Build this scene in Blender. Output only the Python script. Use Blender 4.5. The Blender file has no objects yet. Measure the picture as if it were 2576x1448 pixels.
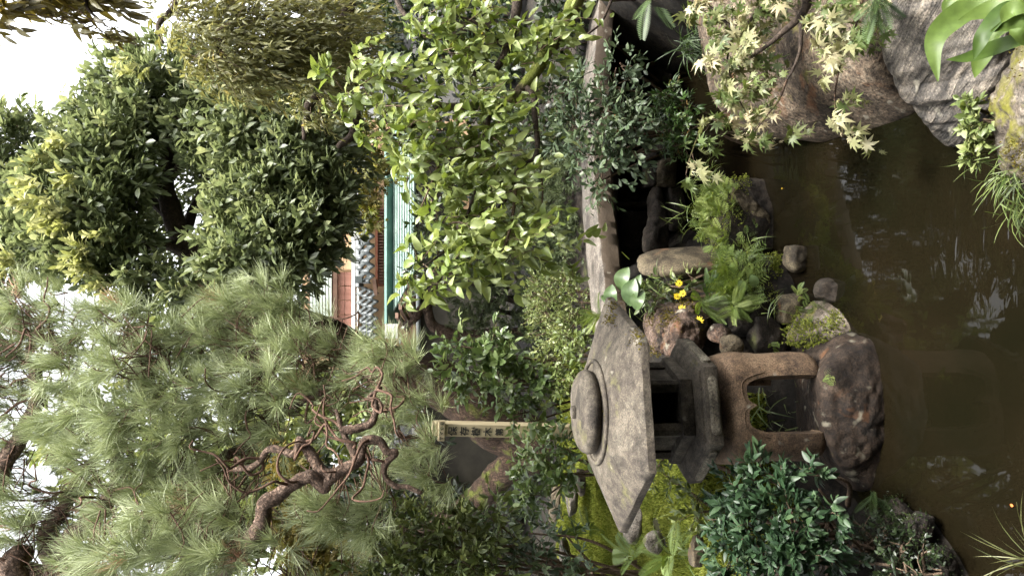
import bpy, bmesh, math, random
import numpy as np
from mathutils import Matrix, Vector

# ------------------------------------------------------------------ camera, sky, sun, exposure
scene = bpy.context.scene
col = scene.collection
PITCH = math.radians(7.84)
FPX, EYE = 1874.0, 2.0            # focal length in 2576-wide picture pixels, eye height above the water
FWD = np.array([0, math.cos(PITCH), -math.sin(PITCH)])
UPV = np.array([0, math.sin(PITCH), math.cos(PITCH)])
RGT = np.array([1.0, 0, 0])
EYEP = np.array([0, 0, EYE])

cam_data = bpy.data.cameras.new('camera')
cam_data.sensor_fit = 'HORIZONTAL'
cam_data.sensor_width = 36.0
cam_data.lens = 36.0 * FPX / 2576.0
cam_data.clip_start = 0.05
cam_data.clip_end = 500.0
cam = bpy.data.objects.new('camera', cam_data)
col.objects.link(cam)
# the photograph is stored turned on its side: picture right is down in the garden
m3 = np.stack([-UPV, RGT, -FWD], axis=1)
cam.matrix_world = Matrix([[*m3[0], 0], [*m3[1], 0], [*m3[2], EYE], [0, 0, 0, 1]])
scene.camera = cam

SUN_EL, SUN_AZ = math.radians(68), math.radians(118)    # azimuth of the sun, measured from +Y towards +X
world = bpy.data.worlds.new('World')
scene.world = world
world.use_nodes = True
wn, wl = world.node_tree.nodes, world.node_tree.links
bg = wn['Background']
sky = wn.new('ShaderNodeTexSky')
sky.sky_type = 'NISHITA'
sky.sun_disc = False
sky.sun_elevation = SUN_EL
sky.sun_rotation = SUN_AZ
sky.air_density = 1.0
sky.dust_density = 6.0
sky.ozone_density = 1.0
hsv = wn.new('ShaderNodeHueSaturation')
hsv.inputs['Saturation'].default_value = 0.16
wl.new(sky.outputs[0], hsv.inputs['Color'])
wl.new(hsv.outputs[0], bg.inputs['Color'])
bg.inputs['Strength'].default_value = 0.15

sun_data = bpy.data.lights.new('sun', 'SUN')
sun_data.energy = 1.3
sun_data.angle = math.radians(12)
sun_data.color = (1.0, 0.95, 0.86)
sun = bpy.data.objects.new('sun', sun_data)
col.objects.link(sun)
sd = Vector((math.sin(SUN_AZ) * math.cos(SUN_EL), math.cos(SUN_AZ) * math.cos(SUN_EL), math.sin(SUN_EL)))
sun.rotation_euler = sd.to_track_quat('Z', 'Y').to_euler()

vs = scene.view_settings
vs.view_transform = 'Standard'
vs.look = 'None'
vs.gamma = 1.0
vs.use_curve_mapping = False
vs.exposure = 2.5
scene.cycles.use_denoising = True
scene.cycles.max_bounces = 6
scene.cycles.diffuse_bounces = 4
scene.cycles.glossy_bounces = 3
scene.cycles.transmission_bounces = 4
scene.cycles.transparent_max_bounces = 4
scene.cycles.caustics_reflective = False
scene.cycles.caustics_refractive = False
scene.cycles.sample_clamp_indirect = 6.0

# ------------------------------------------------------------------ helpers
rng = np.random.default_rng(7)


def P(x, y, D):
    """point of the garden seen at picture pixel (x, y) of a 2576 wide picture, D metres in front of the eye"""
    r = FWD - UPV * ((x - 1288) / FPX) + RGT * ((724 - y) / FPX)
    return EYEP + r * (D / r[1])


def PZ(x, y, z):
    r = FWD - UPV * ((x - 1288) / FPX) + RGT * ((724 - y) / FPX)
    return EYEP + r * ((z - EYE) / r[2])


def proj(p):
    d = np.asarray(p) - EYEP
    w = np.maximum(d @ FWD, 0.05)
    return np.stack([1288 - (d @ UPV) / w * FPX, 724 - (d @ RGT) / w * FPX, w], -1)


def nrm(v):
    v = np.asarray(v, float)
    return v / np.maximum(np.linalg.norm(v, axis=-1, keepdims=True), 1e-9)


_perm = np.random.default_rng(3).permutation(256)
_perm = np.concatenate([_perm, _perm, _perm])
_grad = nrm(np.random.default_rng(4).normal(size=(256, 3)))


def noise3(p):
    p = np.asarray(p, float)
    i = np.floor(p).astype(int)
    f = p - i
    u = f * f * f * (f * (f * 6 - 15) + 10)
    i &= 255
    res = np.zeros(len(p))
    for dx in (0, 1):
        for dy in (0, 1):
            for dz in (0, 1):
                h = _perm[_perm[_perm[(i[:, 0] + dx) & 255] + ((i[:, 1] + dy) & 255)] + ((i[:, 2] + dz) & 255)]
                g = _grad[h]
                d = g[:, 0] * (f[:, 0] - dx) + g[:, 1] * (f[:, 1] - dy) + g[:, 2] * (f[:, 2] - dz)
                w = (u[:, 0] if dx else 1 - u[:, 0]) * (u[:, 1] if dy else 1 - u[:, 1]) * (u[:, 2] if dz else 1 - u[:, 2])
                res += w * d
    return res * 1.6


def fbm(p, oct=4, lac=2.1, gain=0.5):
    p = np.asarray(p, float)
    a, s = 1.0, np.zeros(len(p))
    for _ in range(oct):
        s += a * noise3(p)
        p = p * lac + 17.3
        a *= gain
    return s


def mesh_np(name, V, tris=None, quads=None, rnd=None, smooth=True):
    """mesh from numpy arrays of triangles and quads"""
    me = bpy.data.meshes.new(name)
    V = np.asarray(V, np.float32)
    me.vertices.add(len(V))
    me.vertices.foreach_set('co', V.ravel())
    li, starts, tot = [], [], 0
    if tris is not None and len(tris):
        t = np.asarray(tris, np.int32)
        li.append(t.ravel())
        starts.append(np.arange(len(t)) * 3)
        tot += t.size
    if quads is not None and len(quads):
        q = np.asarray(quads, np.int32)
        li.append(q.ravel())
        starts.append(np.arange(len(q)) * 4 + tot)
    li = np.concatenate(li)
    st = np.concatenate(starts).astype(np.int32)
    me.loops.add(len(li))
    me.loops.foreach_set('vertex_index', li)
    me.polygons.add(len(st))
    me.polygons.foreach_set('loop_start', st)
    if smooth:
        me.polygons.foreach_set('use_smooth', np.ones(len(st), bool))
    me.update(calc_edges=True)
    if rnd is not None:
        a = me.attributes.new('rnd', 'FLOAT', 'POINT')
        a.data.foreach_set('value', np.asarray(rnd, np.float32))
    return me


def link(name, me, mat=None, parent=None, loc=None, label=None, cat=None, group=None, kind=None):
    o = bpy.data.objects.new(name, me)
    col.objects.link(o)
    if mat is not None and me is not None and not me.materials:
        me.materials.append(mat)
    if loc is not None:
        o.location = loc
    if parent is not None:
        o.parent = parent
        if loc is None:      # mesh written in garden coordinates
            r = parent
            off = Vector((0, 0, 0))
            while r is not None:
                off += r.location
                r = r.parent
            o.location = -off
    if label:
        o['label'] = label
    if cat:
        o['category'] = cat
    if group:
        o['group'] = group
    if kind:
        o['kind'] = kind
    return o


def thing(name, loc, label, cat, group=None):
    return link(name, None, loc=Vector([float(c) for c in loc]), label=label, cat=cat, group=group)


def icosphere(sub):
    bm = bmesh.new()
    bmesh.ops.create_icosphere(bm, subdivisions=sub, radius=1.0)
    V = np.array([v.co[:] for v in bm.verts])
    T = np.array([[v.index for v in f.verts] for f in bm.faces])
    bm.free()
    return V, T


ICO = {k: icosphere(k) for k in (2, 3, 4, 5, 6)}


class MB:
    """collects shapes, builds one mesh object"""

    def __init__(s):
        s.V, s.F, s.n = [], [], 0

    def add(s, verts, faces):
        s.V += [tuple(v) for v in verts]
        s.F += [tuple(i + s.n for i in f) for f in faces]
        s.n = len(s.V)
        return s

    def box(s, x0, x1, y0, y1, z0, z1, M=None):
        v = [(x, y, z) for z in (z0, z1) for x, y in ((x0, y0), (x1, y0), (x1, y1), (x0, y1))]
        if M is not None:
            v = [tuple(M @ Vector(p)) for p in v]
        return s.add(v, [(3, 2, 1, 0), (4, 5, 6, 7), (0, 1, 5, 4), (1, 2, 6, 5), (2, 3, 7, 6), (3, 0, 4, 7)])

    def mesh(s, name, bevel=0.0, seg=2, smooth=False):
        me = bpy.data.meshes.new(name)
        me.from_pydata(s.V, [], s.F)
        me.update()
        if bevel > 0:
            bm = bmesh.new()
            bm.from_mesh(me)
            bmesh.ops.remove_doubles(bm, verts=bm.verts, dist=1e-6)
            bmesh.ops.bevel(bm, geom=[e for e in bm.edges if len(e.link_faces) == 2 and e.calc_face_angle(0) > 0.4],
                            offset=bevel, segments=seg, affect='EDGES', profile=0.5)
            bm.to_mesh(me)
            bm.free()
        if smooth:
            for p in me.polygons:
                p.use_smooth = True
        return me

    def build(s, name, mat, parent=None, bevel=0.0, seg=2, smooth=False, **kw):
        return link(name, s.mesh(name, bevel, seg, smooth), mat, parent, **kw)


# ------------------------------------------------------------------ materials
def newmat(name):
    m = bpy.data.materials.new(name)
    m.use_nodes = True
    nt = m.node_tree
    return m, nt, nt.nodes, nt.links, nt.nodes['Principled BSDF']


def ramp(nodes, stops):
    r = nodes.new('ShaderNodeValToRGB')
    e = r.color_ramp.elements
    while len(e) > 1:
        e.remove(e[-1])
    e[0].position = stops[0][0]
    e[0].color = (*stops[0][1], 1)
    for p, c in stops[1:]:
        k = e.new(p)
        k.color = (*c, 1)
    return r


def noise_node(nodes, links, vec, scale, detail=4, rough=0.55, dist=0.0):
    n = nodes.new('ShaderNodeTexNoise')
    n.inputs['Scale'].default_value = scale
    n.inputs['Detail'].default_value = detail
    n.inputs['Roughness'].default_value = rough
    n.inputs['Distortion'].default_value = dist
    links.new(vec, n.inputs['Vector'])
    return n


def mix_rgb(nodes, links, fac, a, b, blend='MIX'):
    m = nodes.new('ShaderNodeMix')
    m.data_type = 'RGBA'
    m.blend_type = blend
    if hasattr(fac, 'default_value') or hasattr(fac, 'links'):
        links.new(fac, m.inputs[0])
    else:
        m.inputs[0].default_value = fac
    for s, i in ((a, 6), (b, 7)):
        if isinstance(s, tuple):
            m.inputs[i].default_value = (*s, 1)
        else:
            links.new(s, m.inputs[i])
    return m.outputs[2]


def maprange(nodes, links, v, a, b, c=0.0, d=1.0):
    n = nodes.new('ShaderNodeMapRange')
    n.inputs['From Min'].default_value = a
    n.inputs['From Max'].default_value = b
    n.inputs['To Min'].default_value = c
    n.inputs['To Max'].default_value = d
    links.new(v, n.inputs['Value'])
    return n.outputs[0]


def math_node(nodes, links, op, a, b):
    n = nodes.new('ShaderNodeMath')
    n.operation = op
    for i, s in enumerate((a, b)):
        if isinstance(s, (int, float)):
            n.inputs[i].default_value = s
        else:
            links.new(s, n.inputs[i])
    return n.outputs[0]


def leaf_mat(name, stops, rough=0.4, trans=0.3, tcol=None, spec=0.5, vein=True):
    """leaf colours spread over the per-leaf random number 'rnd'"""
    m, nt, N, L, b = newmat(name)
    at = N.new('ShaderNodeAttribute')
    at.attribute_name = 'rnd'
    r = ramp(N, stops)
    L.new(at.outputs['Fac'], r.inputs[0])
    c = r.outputs[0]
    tc = N.new('ShaderNodeNewGeometry')
    n = noise_node(N, L, tc.outputs['Position'], 38.0, 2)
    c = mix_rgb(N, L, maprange(N, L, n.outputs[0], 0.3, 0.7, 0.0, 0.35), c, (0.02, 0.03, 0.006), 'MULTIPLY') if vein else c
    L.new(c, b.inputs['Base Color'])
    b.inputs['Roughness'].default_value = rough
    b.inputs['Specular IOR Level'].default_value = spec
    t = N.new('ShaderNodeBsdfTranslucent')
    h = N.new('ShaderNodeHueSaturation')
    h.inputs['Saturation'].default_value = 1.15
    h.inputs['Value'].default_value = 1.5
    h.inputs['Hue'].default_value = 0.485
    L.new(c, h.inputs['Color'])
    L.new(h.outputs[0], t.inputs['Color'])
    mx = N.new('ShaderNodeMixShader')
    mx.inputs[0].default_value = trans
    L.new(b.outputs[0], mx.inputs[1])
    L.new(t.outputs[0], mx.inputs[2])
    L.new(mx.outputs[0], N['Material Output'].inputs['Surface'])
    return m


def bark_mat(name, c1, c2, c3, scale=14.0, moss=0.0, stretch=(1, 1, 0.35), bump=0.6):
    m, nt, N, L, b = newmat(name)
    g = N.new('ShaderNodeNewGeometry')
    mp = N.new('ShaderNodeMapping')
    mp.inputs['Scale'].default_value = stretch
    L.new(g.outputs['Position'], mp.inputs['Vector'])
    v = N.new('ShaderNodeTexVoronoi')
    v.inputs['Scale'].default_value = scale * 1.6
    v.feature = 'DISTANCE_TO_EDGE'
    n = noise_node(N, L, mp.outputs[0], scale, 6, 0.65, 0.4)
    wob = N.new('ShaderNodeVectorMath')
    wob.operation = 'MULTIPLY_ADD'
    L.new(n.outputs['Color'], wob.inputs[0])
    wob.inputs[1].default_value = (2.2 / scale,) * 3
    L.new(mp.outputs[0], wob.inputs[2])
    L.new(wob.outputs[0], v.inputs['Vector'])
    r = ramp(N, [(0.28, c1), (0.5, c2), (0.72, c3)])
    L.new(n.outputs[0], r.inputs[0])
    crack = maprange(N, L, v.outputs['Distance'], 0.0, 0.16, 0.5, 1.0)
    c = mix_rgb(N, L, 1.0, r.outputs[0], crack, 'MULTIPLY')
    if moss > 0:
        n2 = noise_node(N, L, g.outputs['Position'], 9.0, 4)
        f = maprange(N, L, n2.outputs[0], 0.62 - moss * 0.35, 0.75 - moss * 0.3)
        c = mix_rgb(N, L, f, c, (0.10, 0.115, 0.02))
    L.new(c, b.inputs['Base Color'])
    b.inputs['Roughness'].default_value = 0.9
    b.inputs['Specular IOR Level'].default_value = 0.25
    bp = N.new('ShaderNodeBump')
    bp.inputs['Strength'].default_value = bump
    bp.inputs['Distance'].default_value = 0.02
    hgt = math_node(N, L, 'ADD', n.outputs[0], math_node(N, L, 'MULTIPLY', crack, 0.6))
    L.new(hgt, bp.inputs['Height'])
    L.new(bp.outputs[0], b.inputs['Normal'])
    return m


def stone_mat(name, base, dark, light, speck=120.0, moss=0.0, lichen=0.0, rust=0.0, rough=0.85, bump=0.35, strata=False,
              mosscol=(0.12, 0.115, 0.015), patch=2.2, sidecol=None, speckamt=0.8, lichencol=(0.26, 0.24, 0.19)):
    m, nt, N, L, b = newmat(name)
    g = N.new('ShaderNodeNewGeometry')
    pos = g.outputs['Position']
    big = noise_node(N, L, pos, patch, 5, 0.6, 0.3)
    mid = noise_node(N, L, pos, patch * 7, 5, 0.65)
    fine = noise_node(N, L, pos, speck, 3, 0.7)
    r = ramp(N, [(0.38, dark), (0.5, base), (0.63, light)])
    L.new(math_node(N, L, 'ADD', math_node(N, L, 'MULTIPLY', big.outputs[0], 0.55), math_node(N, L, 'MULTIPLY', mid.outputs[0], 0.45)), r.inputs[0])
    c = r.outputs[0]
    sp = ramp(N, [(0.36, (0.25, 0.25, 0.25)), (0.47, (0.85, 0.85, 0.85)), (0.55, (1.0, 1.0, 1.0)), (0.66, (1.7, 1.65, 1.6))])
    L.new(fine.outputs[0], sp.inputs[0])
    c = mix_rgb(N, L, speckamt, c, sp.outputs[0], 'MULTIPLY')
    stn = noise_node(N, L, pos, 7.0, 6, 0.7, 0.6)
    c = mix_rgb(N, L, 1.0, c, maprange(N, L, stn.outputs[0], 0.36, 0.56, 0.38, 1.12), 'MULTIPLY')
    hgt = math_node(N, L, 'ADD', math_node(N, L, 'MULTIPLY', mid.outputs[0], 0.7), math_node(N, L, 'MULTIPLY', fine.outputs[0], 0.35))
    if strata:
        mp = N.new('ShaderNodeMapping')
        mp.inputs['Rotation'].default_value = (math.radians(18), math.radians(-14), 0)
        L.new(pos, mp.inputs['Vector'])
        mp2 = N.new('ShaderNodeMapping')
        mp2.inputs['Scale'].default_value = (3.0, 6.0, 60.0)
        L.new(mp.outputs[0], mp2.inputs['Vector'])
        st = noise_node(N, L, mp2.outputs[0], 1.0, 5, 0.6, 0.6)
        rr = ramp(N, [(0.35, (0.3, 0.3, 0.32)), (0.5, (0.9, 0.9, 0.9)), (0.68, (1.7, 1.65, 1.55))])
        L.new(st.outputs[0], rr.inputs[0])
        c = mix_rgb(N, L, 0.9, c, rr.outputs[0], 'MULTIPLY')
        hgt = math_node(N, L, 'ADD', hgt, math_node(N, L, 'MULTIPLY', st.outputs[0], 2.0))
    if sidecol is not None:      # flanks darker by normal: brown staining plus shade painted into the colour
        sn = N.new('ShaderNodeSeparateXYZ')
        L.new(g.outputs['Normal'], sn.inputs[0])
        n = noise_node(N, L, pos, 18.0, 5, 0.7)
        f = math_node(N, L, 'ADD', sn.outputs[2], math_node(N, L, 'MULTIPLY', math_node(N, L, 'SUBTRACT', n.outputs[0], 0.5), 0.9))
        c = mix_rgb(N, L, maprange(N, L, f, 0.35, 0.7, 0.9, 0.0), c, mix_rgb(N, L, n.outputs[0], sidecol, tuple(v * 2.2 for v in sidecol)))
    if rust > 0:
        n = noise_node(N, L, pos, 5.0, 4, 0.6, 0.5)
        c = mix_rgb(N, L, maprange(N, L, n.outputs[0], 0.66 - 0.2 * rust, 0.8 - 0.2 * rust, 0, 0.7), c, (0.17, 0.07, 0.025))
    if lichen > 0:
        n = noise_node(N, L, pos, 13.0, 3, 0.45, 0.2)
        c = mix_rgb(N, L, maprange(N, L, n.outputs[0], 0.70 - 0.14 * lichen, 0.78 - 0.14 * lichen, 0, 0.8), c, lichencol)
    if moss > 0:
        n = noise_node(N, L, pos, 6.0, 5, 0.65)
        sx = N.new('ShaderNodeSeparateXYZ')
        L.new(g.outputs['Normal'], sx.inputs[0])
        up = math_node(N, L, 'ADD', math_node(N, L, 'MULTIPLY', sx.outputs[2], 0.28), n.outputs[0])
        c = mix_rgb(N, L, maprange(N, L, up, 0.92 - 0.4 * moss, 1.05 - 0.4 * moss), c, mosscol)
    L.new(c, b.inputs['Base Color'])
    b.inputs['Roughness'].default_value = rough
    b.inputs['Specular IOR Level'].default_value = 0.3
    bp = N.new('ShaderNodeBump')
    bp.inputs['Strength'].default_value = bump
    bp.inputs['Distance'].default_value = 0.012
    L.new(hgt, bp.inputs['Height'])
    L.new(bp.outputs[0], b.inputs['Normal'])
    return m


def plain_mat(name, c1, c2, scale=8.0, rough=0.7, stretch=(1, 1, 1), bump=0.1, metal=0.0, detail=5):
    m, nt, N, L, b = newmat(name)
    tc = N.new('ShaderNodeNewGeometry')
    mp = N.new('ShaderNodeMapping')
    mp.inputs['Scale'].default_value = stretch
    L.new(tc.outputs['Position'], mp.inputs['Vector'])
    n = noise_node(N, L, mp.outputs[0], scale, detail, 0.6, 0.2)
    r = ramp(N, [(0.3, c1), (0.7, c2)])
    L.new(n.outputs[0], r.inputs[0])
    L.new(r.outputs[0], b.inputs['Base Color'])
    b.inputs['Roughness'].default_value = rough
    b.inputs['Metallic'].default_value = metal
    bp = N.new('ShaderNodeBump')
    bp.inputs['Strength'].default_value = bump
    bp.inputs['Distance'].default_value = 0.01
    L.new(n.outputs[0], bp.inputs['Height'])
    L.new(bp.outputs[0], b.inputs['Normal'])
    return m


M = {}
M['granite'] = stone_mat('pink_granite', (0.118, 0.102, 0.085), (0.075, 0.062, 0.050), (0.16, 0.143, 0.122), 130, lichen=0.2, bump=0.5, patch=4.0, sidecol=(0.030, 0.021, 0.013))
M['lantern'] = stone_mat('lantern_granite', (0.074, 0.062, 0.047), (0.038, 0.031, 0.025), (0.115, 0.10, 0.077), 150, moss=0.20, lichen=0.12, bump=0.5, patch=4.5, mosscol=(0.105, 0.098, 0.042), speckamt=0.6)
M['lantern_panel'] = stone_mat('lantern_panel_granite', (0.15, 0.132, 0.098), (0.08, 0.068, 0.052), (0.21, 0.19, 0.145), 120, moss=0.1, bump=0.8, patch=7.0)
M['lantern_leg'] = stone_mat('lantern_leg_granite', (0.150, 0.100, 0.062), (0.055, 0.038, 0.027), (0.20, 0.14, 0.09), 170, moss=0.10, lichen=0.1, bump=0.3, patch=3.4, mosscol=(0.10, 0.09, 0.04))
M['boulder'] = stone_mat('boulder_granite', (0.100, 0.074, 0.052), (0.032, 0.024, 0.017), (0.20, 0.165, 0.12), 75, moss=0.16, lichen=0.34, rust=0.5, bump=1.2, patch=3.4, speckamt=1.0)
M['slate'] = stone_mat('layered_slate', (0.105, 0.092, 0.078), (0.038, 0.036, 0.033), (0.19, 0.17, 0.14), 140, lichen=0.35, bump=0.9, strata=True, rough=0.5, patch=3.0)
M['mossrock'] = stone_mat('mossy_stone', (0.12, 0.098, 0.075), (0.04, 0.031, 0.022), (0.25, 0.22, 0.18), 120, moss=0.42, lichen=0.3, bump=0.8, patch=5.0)
M['baserock'] = stone_mat('brown_base_stone', (0.024, 0.0155, 0.010), (0.008, 0.006, 0.0045), (0.055, 0.038, 0.026), 120, lichen=0.62, lichencol=(0.20, 0.185, 0.14), rust=0.2, moss=0.05, bump=0.8, patch=4.0)
M['tanrock'] = stone_mat('tan_boulder_stone', (0.085, 0.068, 0.043), (0.040, 0.030, 0.020), (0.130, 0.106, 0.067), 130, rust=0.3, moss=0.08, bump=0.5, patch=3.5)
M['darkrock'] = stone_mat('dark_wet_stone', (0.026, 0.020, 0.015), (0.010, 0.008, 0.006), (0.055, 0.043, 0.031), 110, moss=0.22, bump=0.9, patch=4.0, mosscol=(0.05, 0.055, 0.015))
M['lava'] = stone_mat('pitted_lava_stone', (0.065, 0.042, 0.030), (0.020, 0.014, 0.011), (0.13, 0.095, 0.075), 90, moss=0.22, lichen=0.3, rust=0.4, bump=1.2, patch=7.0, mosscol=(0.09, 0.075, 0.02))
M['palerock'] = stone_mat('pale_weathered_stone', (0.16, 0.14, 0.115), (0.08, 0.068, 0.055), (0.24, 0.215, 0.185), 120, moss=0.2, bump=1.0, patch=6.0)

M['pine_bark'] = bark_mat('pine_bark', (0.04, 0.026, 0.02), (0.13, 0.085, 0.06), (0.23, 0.165, 0.125), 30, stretch=(1, 1, 1), bump=1.0)
M['red_bark'] = bark_mat('reddish_trunk_bark', (0.028, 0.018, 0.012), (0.065, 0.040, 0.026), (0.11, 0.072, 0.048), 26, moss=0.25, bump=1.0)
M['dark_bark'] = bark_mat('dark_bark', (0.02, 0.015, 0.012), (0.055, 0.04, 0.03), (0.10, 0.075, 0.055), 26, stretch=(1, 1, 1))
M['moss_bark'] = bark_mat('mossy_bark', (0.03, 0.022, 0.015), (0.075, 0.055, 0.035), (0.12, 0.09, 0.06), 26, moss=0.75, stretch=(1, 1, 1))
M['pine_twig'] = bark_mat('pine_twig_bark', (0.045, 0.026, 0.017), (0.105, 0.060, 0.040), (0.17, 0.105, 0.072), 60, stretch=(1, 1, 1), bump=0.2)
M['twig'] = bark_mat('twig_bark', (0.06, 0.042, 0.028), (0.13, 0.09, 0.06), (0.20, 0.145, 0.10), 60, stretch=(1, 1, 1), bump=0.2)

# ------------------------------------------------------------------ leaf shapes (length 1 along +Y, face up +Z)
def tpl_leaf(width=0.45, rows=5, wide_at=0.42, fold=0.18, curl=0.25, petiole=0.0, wave=0.0):
    V, T = [], []
    ts = np.linspace(0, 1, rows)
    ids = []
    for k, t in enumerate(ts):
        y = petiole + (1 - petiole) * t
        z = -curl * t * t
        if k in (0, rows - 1):
            V.append((0, y, z))
            ids.append((len(V) - 1,) * 3)
            continue
        a = t / wide_at if t < wide_at else (1 - t) / (1 - wide_at)
        w = 0.5 * width * math.sin(min(1, a) * math.pi / 2) ** 0.85
        zz = z + fold * w + wave * math.sin(k * 2.4)
        V += [(-w, y, zz), (0, y, z), (w, y, zz)]
        ids.append((len(V) - 3, len(V) - 2, len(V) - 1))
    if petiole > 0:
        V += [(-0.012, 0, 0.02), (0.012, 0, 0.02)]
        T.append((len(V) - 2, len(V) - 1, ids[0][0]))
    for a, b in zip(ids[:-1], ids[1:]):
        if a[0] == a[2]:
            T += [(a[0], b[1], b[0]), (a[0], b[2], b[1])]
        elif b[0] == b[2]:
            T += [(a[0], a[1], b[1]), (a[1], a[2], b[1])]
        else:
            T += [(a[0], a[1], b[1]), (a[0], b[1], b[0]), (a[1], a[2], b[2]), (a[1], b[2], b[1])]
    return np.array(V, float), np.array(T)


def tpl_maple(droop=0.25):
    V = [(0, 0.28, 0)]
    ang = [-128, -82, -42, 0, 42, 82, 128]
    ln = [0.30, 0.50, 0.64, 0.72, 0.64, 0.50, 0.30]
    tips, sh = [], []
    for a, l in zip(ang, ln):
        r = math.radians(a)
        V.append((math.sin(r) * l, 0.28 + math.cos(r) * l, -droop * l * l))
        tips.append(len(V) - 1)
        for da, f in ((-13, 0.56), (13, 0.56)):
            q = math.radians(a + da)
            V.append((math.sin(q) * l * f, 0.28 + math.cos(q) * l * f, 0.03))
        sh.append((len(V) - 2, len(V) - 1))
    val = []
    for i in range(6):
        r = math.radians((ang[i] + ang[i + 1]) / 2)
        V.append((math.sin(r) * 0.25, 0.28 + math.cos(r) * 0.25, 0.0))
        val.append(len(V) - 1)
    V += [(-0.05, 0.22, 0), (0.05, 0.22, 0), (0, -0.1, 0.03)]
    bl, br, st = len(V) - 3, len(V) - 2, len(V) - 1
    T = []
    for i in range(7):
        l = val[i - 1] if i > 0 else bl
        r = val[i] if i < 6 else br
        a, b = sh[i]
        T += [(0, b, a), (a, b, tips[i]), (0, a, l), (0, r, b)]
    T += [(bl, br, 0), (st, br, bl)]
    return np.array(V, float), np.array(T)[:, ::-1]


def tpl_frond(n=12, width=0.42, curl=0.35, tiers=1):
    """a fern frond: stalk and paired narrow leaflets"""
    V, T = [], []

    def add(a, b, c, d=None):
        k = len(V)
        V.extend([a, b, c] + ([d] if d else []))
        T.append((k, k + 1, k + 2))
        if d:
            T.append((k, k + 2, k + 3))
    def spine(t):
        return np.array([0, t * (1 - 0.12 * curl * t), 0.25 * t - curl * t * t])
    for i in range(6):
        a, b = spine(i / 6), spine((i + 1) / 6)
        w = 0.008 * (1 - i / 6) + 0.002
        add((a[0] - w, a[1], a[2]), (a[0] + w, a[1], a[2]), (b[0] + w, b[1], b[2]), (b[0] - w, b[1], b[2]))
    for i in range(n):
        t = 0.14 + 0.86 * i / n
        l = width * 0.62 * math.sin(math.pi * min(1, (1 - t) * 1.05 + 0.04)) ** 0.6 * (1 - 0.25 * t) + 0.015
        p = spine(t)
        q = spine(min(1, t + 0.05))
        d = q - p
        hw = 0.62 / n
        for s in (-1, 1):
            tip = p + np.array([s * l, l * 0.42, -0.12 * l])
            m1 = p + (tip - p) * 0.42 + np.array([0, hw * 0.75, 0.01])
            m0 = p + (tip - p) * 0.42 - np.array([0, hw * 0.55, 0.0])
            add(tuple(p), tuple(m0), tuple(tip), tuple(m1))
    return np.array(V, float), np.array(T)


def tpl_blade(rows=5, width=0.05, curl=0.5):
    V, T = [], []
    for k in range(rows):
        t = k / (rows - 1)
        w = 0.5 * width * (1 - t) ** 0.6 * (0.6 + 0.4 * min(1, 4 * t))
        y = t * (1 - 0.35 * curl * t)
        z = -curl * t * t * 0.8
        V += [(-w, y, z), (w, y, z + 0.004)]
        if k:
            a = 2 * k - 2
            T += [(a, a + 1, a + 3), (a, a + 3, a + 2)]
    return np.array(V, float), np.array(T)


def frames(d, n):
    """matrices with Y along d and Z near n"""
    y = nrm(d)
    x = nrm(np.cross(y, n))
    z = np.cross(x, y)
    return np.stack([x, y, z], -1)


def scatter(tpls, pos, d, n, size, rnd, wscale=None):
    """merge leaf shapes at given places into one vertex/triangle set"""
    R = frames(d, n)
    k = rng.integers(0, len(tpls), len(pos))
    VV, TT, RR, off = [], [], [], 0
    for j, (v, t) in enumerate(tpls):
        s = np.where(k == j)[0]
        if not len(s):
            continue
        w = np.einsum('nij,vj->nvi', R[s], v) * size[s][:, None, None] + pos[s][:, None, :]
        VV.append(w.reshape(-1, 3))
        TT.append((t[None] + (np.arange(len(s)) * len(v))[:, None, None] + off).reshape(-1, 3))
        RR.append(np.repeat(rnd[s], len(v)))
        off += len(s) * len(v)
    return np.concatenate(VV), np.concatenate(TT), np.concatenate(RR)


_leafmeshes = {}


def leaf_meshes(key, tpls, mat, levels=6):
    if key not in _leafmeshes:
        out = []
        for i in range(levels):
            v, t = tpls[i % len(tpls)]
            me = mesh_np('leaf', v, t, rnd=np.full(len(v), (i + 0.5) / levels))
            me.materials.append(mat)
            out.append(me)
        _leafmeshes[key] = out
    return _leafmeshes[key]


def foliage(parent, tpls, mat, pos, d, n, size, rnd, nparts=0, key=None, part='leaf', rest='crown', restkind='stuff'):
    """leaves: the nparts that show largest are objects of their own, the rest one mesh"""
    root = Vector(parent.location)
    N = len(pos)
    idx = np.arange(N)
    if nparts:
        q = proj(pos)
        vis = (q[:, 0] > 5) & (q[:, 0] < 2570) & (q[:, 1] > 5) & (q[:, 1] < 1443)
        score = np.where(vis, size / q[:, 2], 0) + 1e-4 * rng.random(N)
        top = np.argsort(-score)[:nparts]
        mes = leaf_meshes(key, tpls, mat)
        R = frames(d[top], n[top])
        for i, t in enumerate(top):
            me = mes[min(len(mes) - 1, int(rnd[t] * len(mes)))]
            o = bpy.data.objects.new(part, me)
            col.objects.link(o)
            o.parent = parent
            A = Matrix(R[i].tolist()) * float(size[t])
            B = A.to_4x4()
            B.translation = Vector(pos[t].tolist()) - root
            o.matrix_basis = B
        idx = np.setdiff1d(idx, top)
    if len(idx):
        V, T, RR = scatter(tpls, pos[idx], d[idx], n[idx], size[idx], rnd[idx])
        link(rest, mesh_np(rest, V, T, rnd=RR), mat, parent, kind=restkind)


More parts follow.
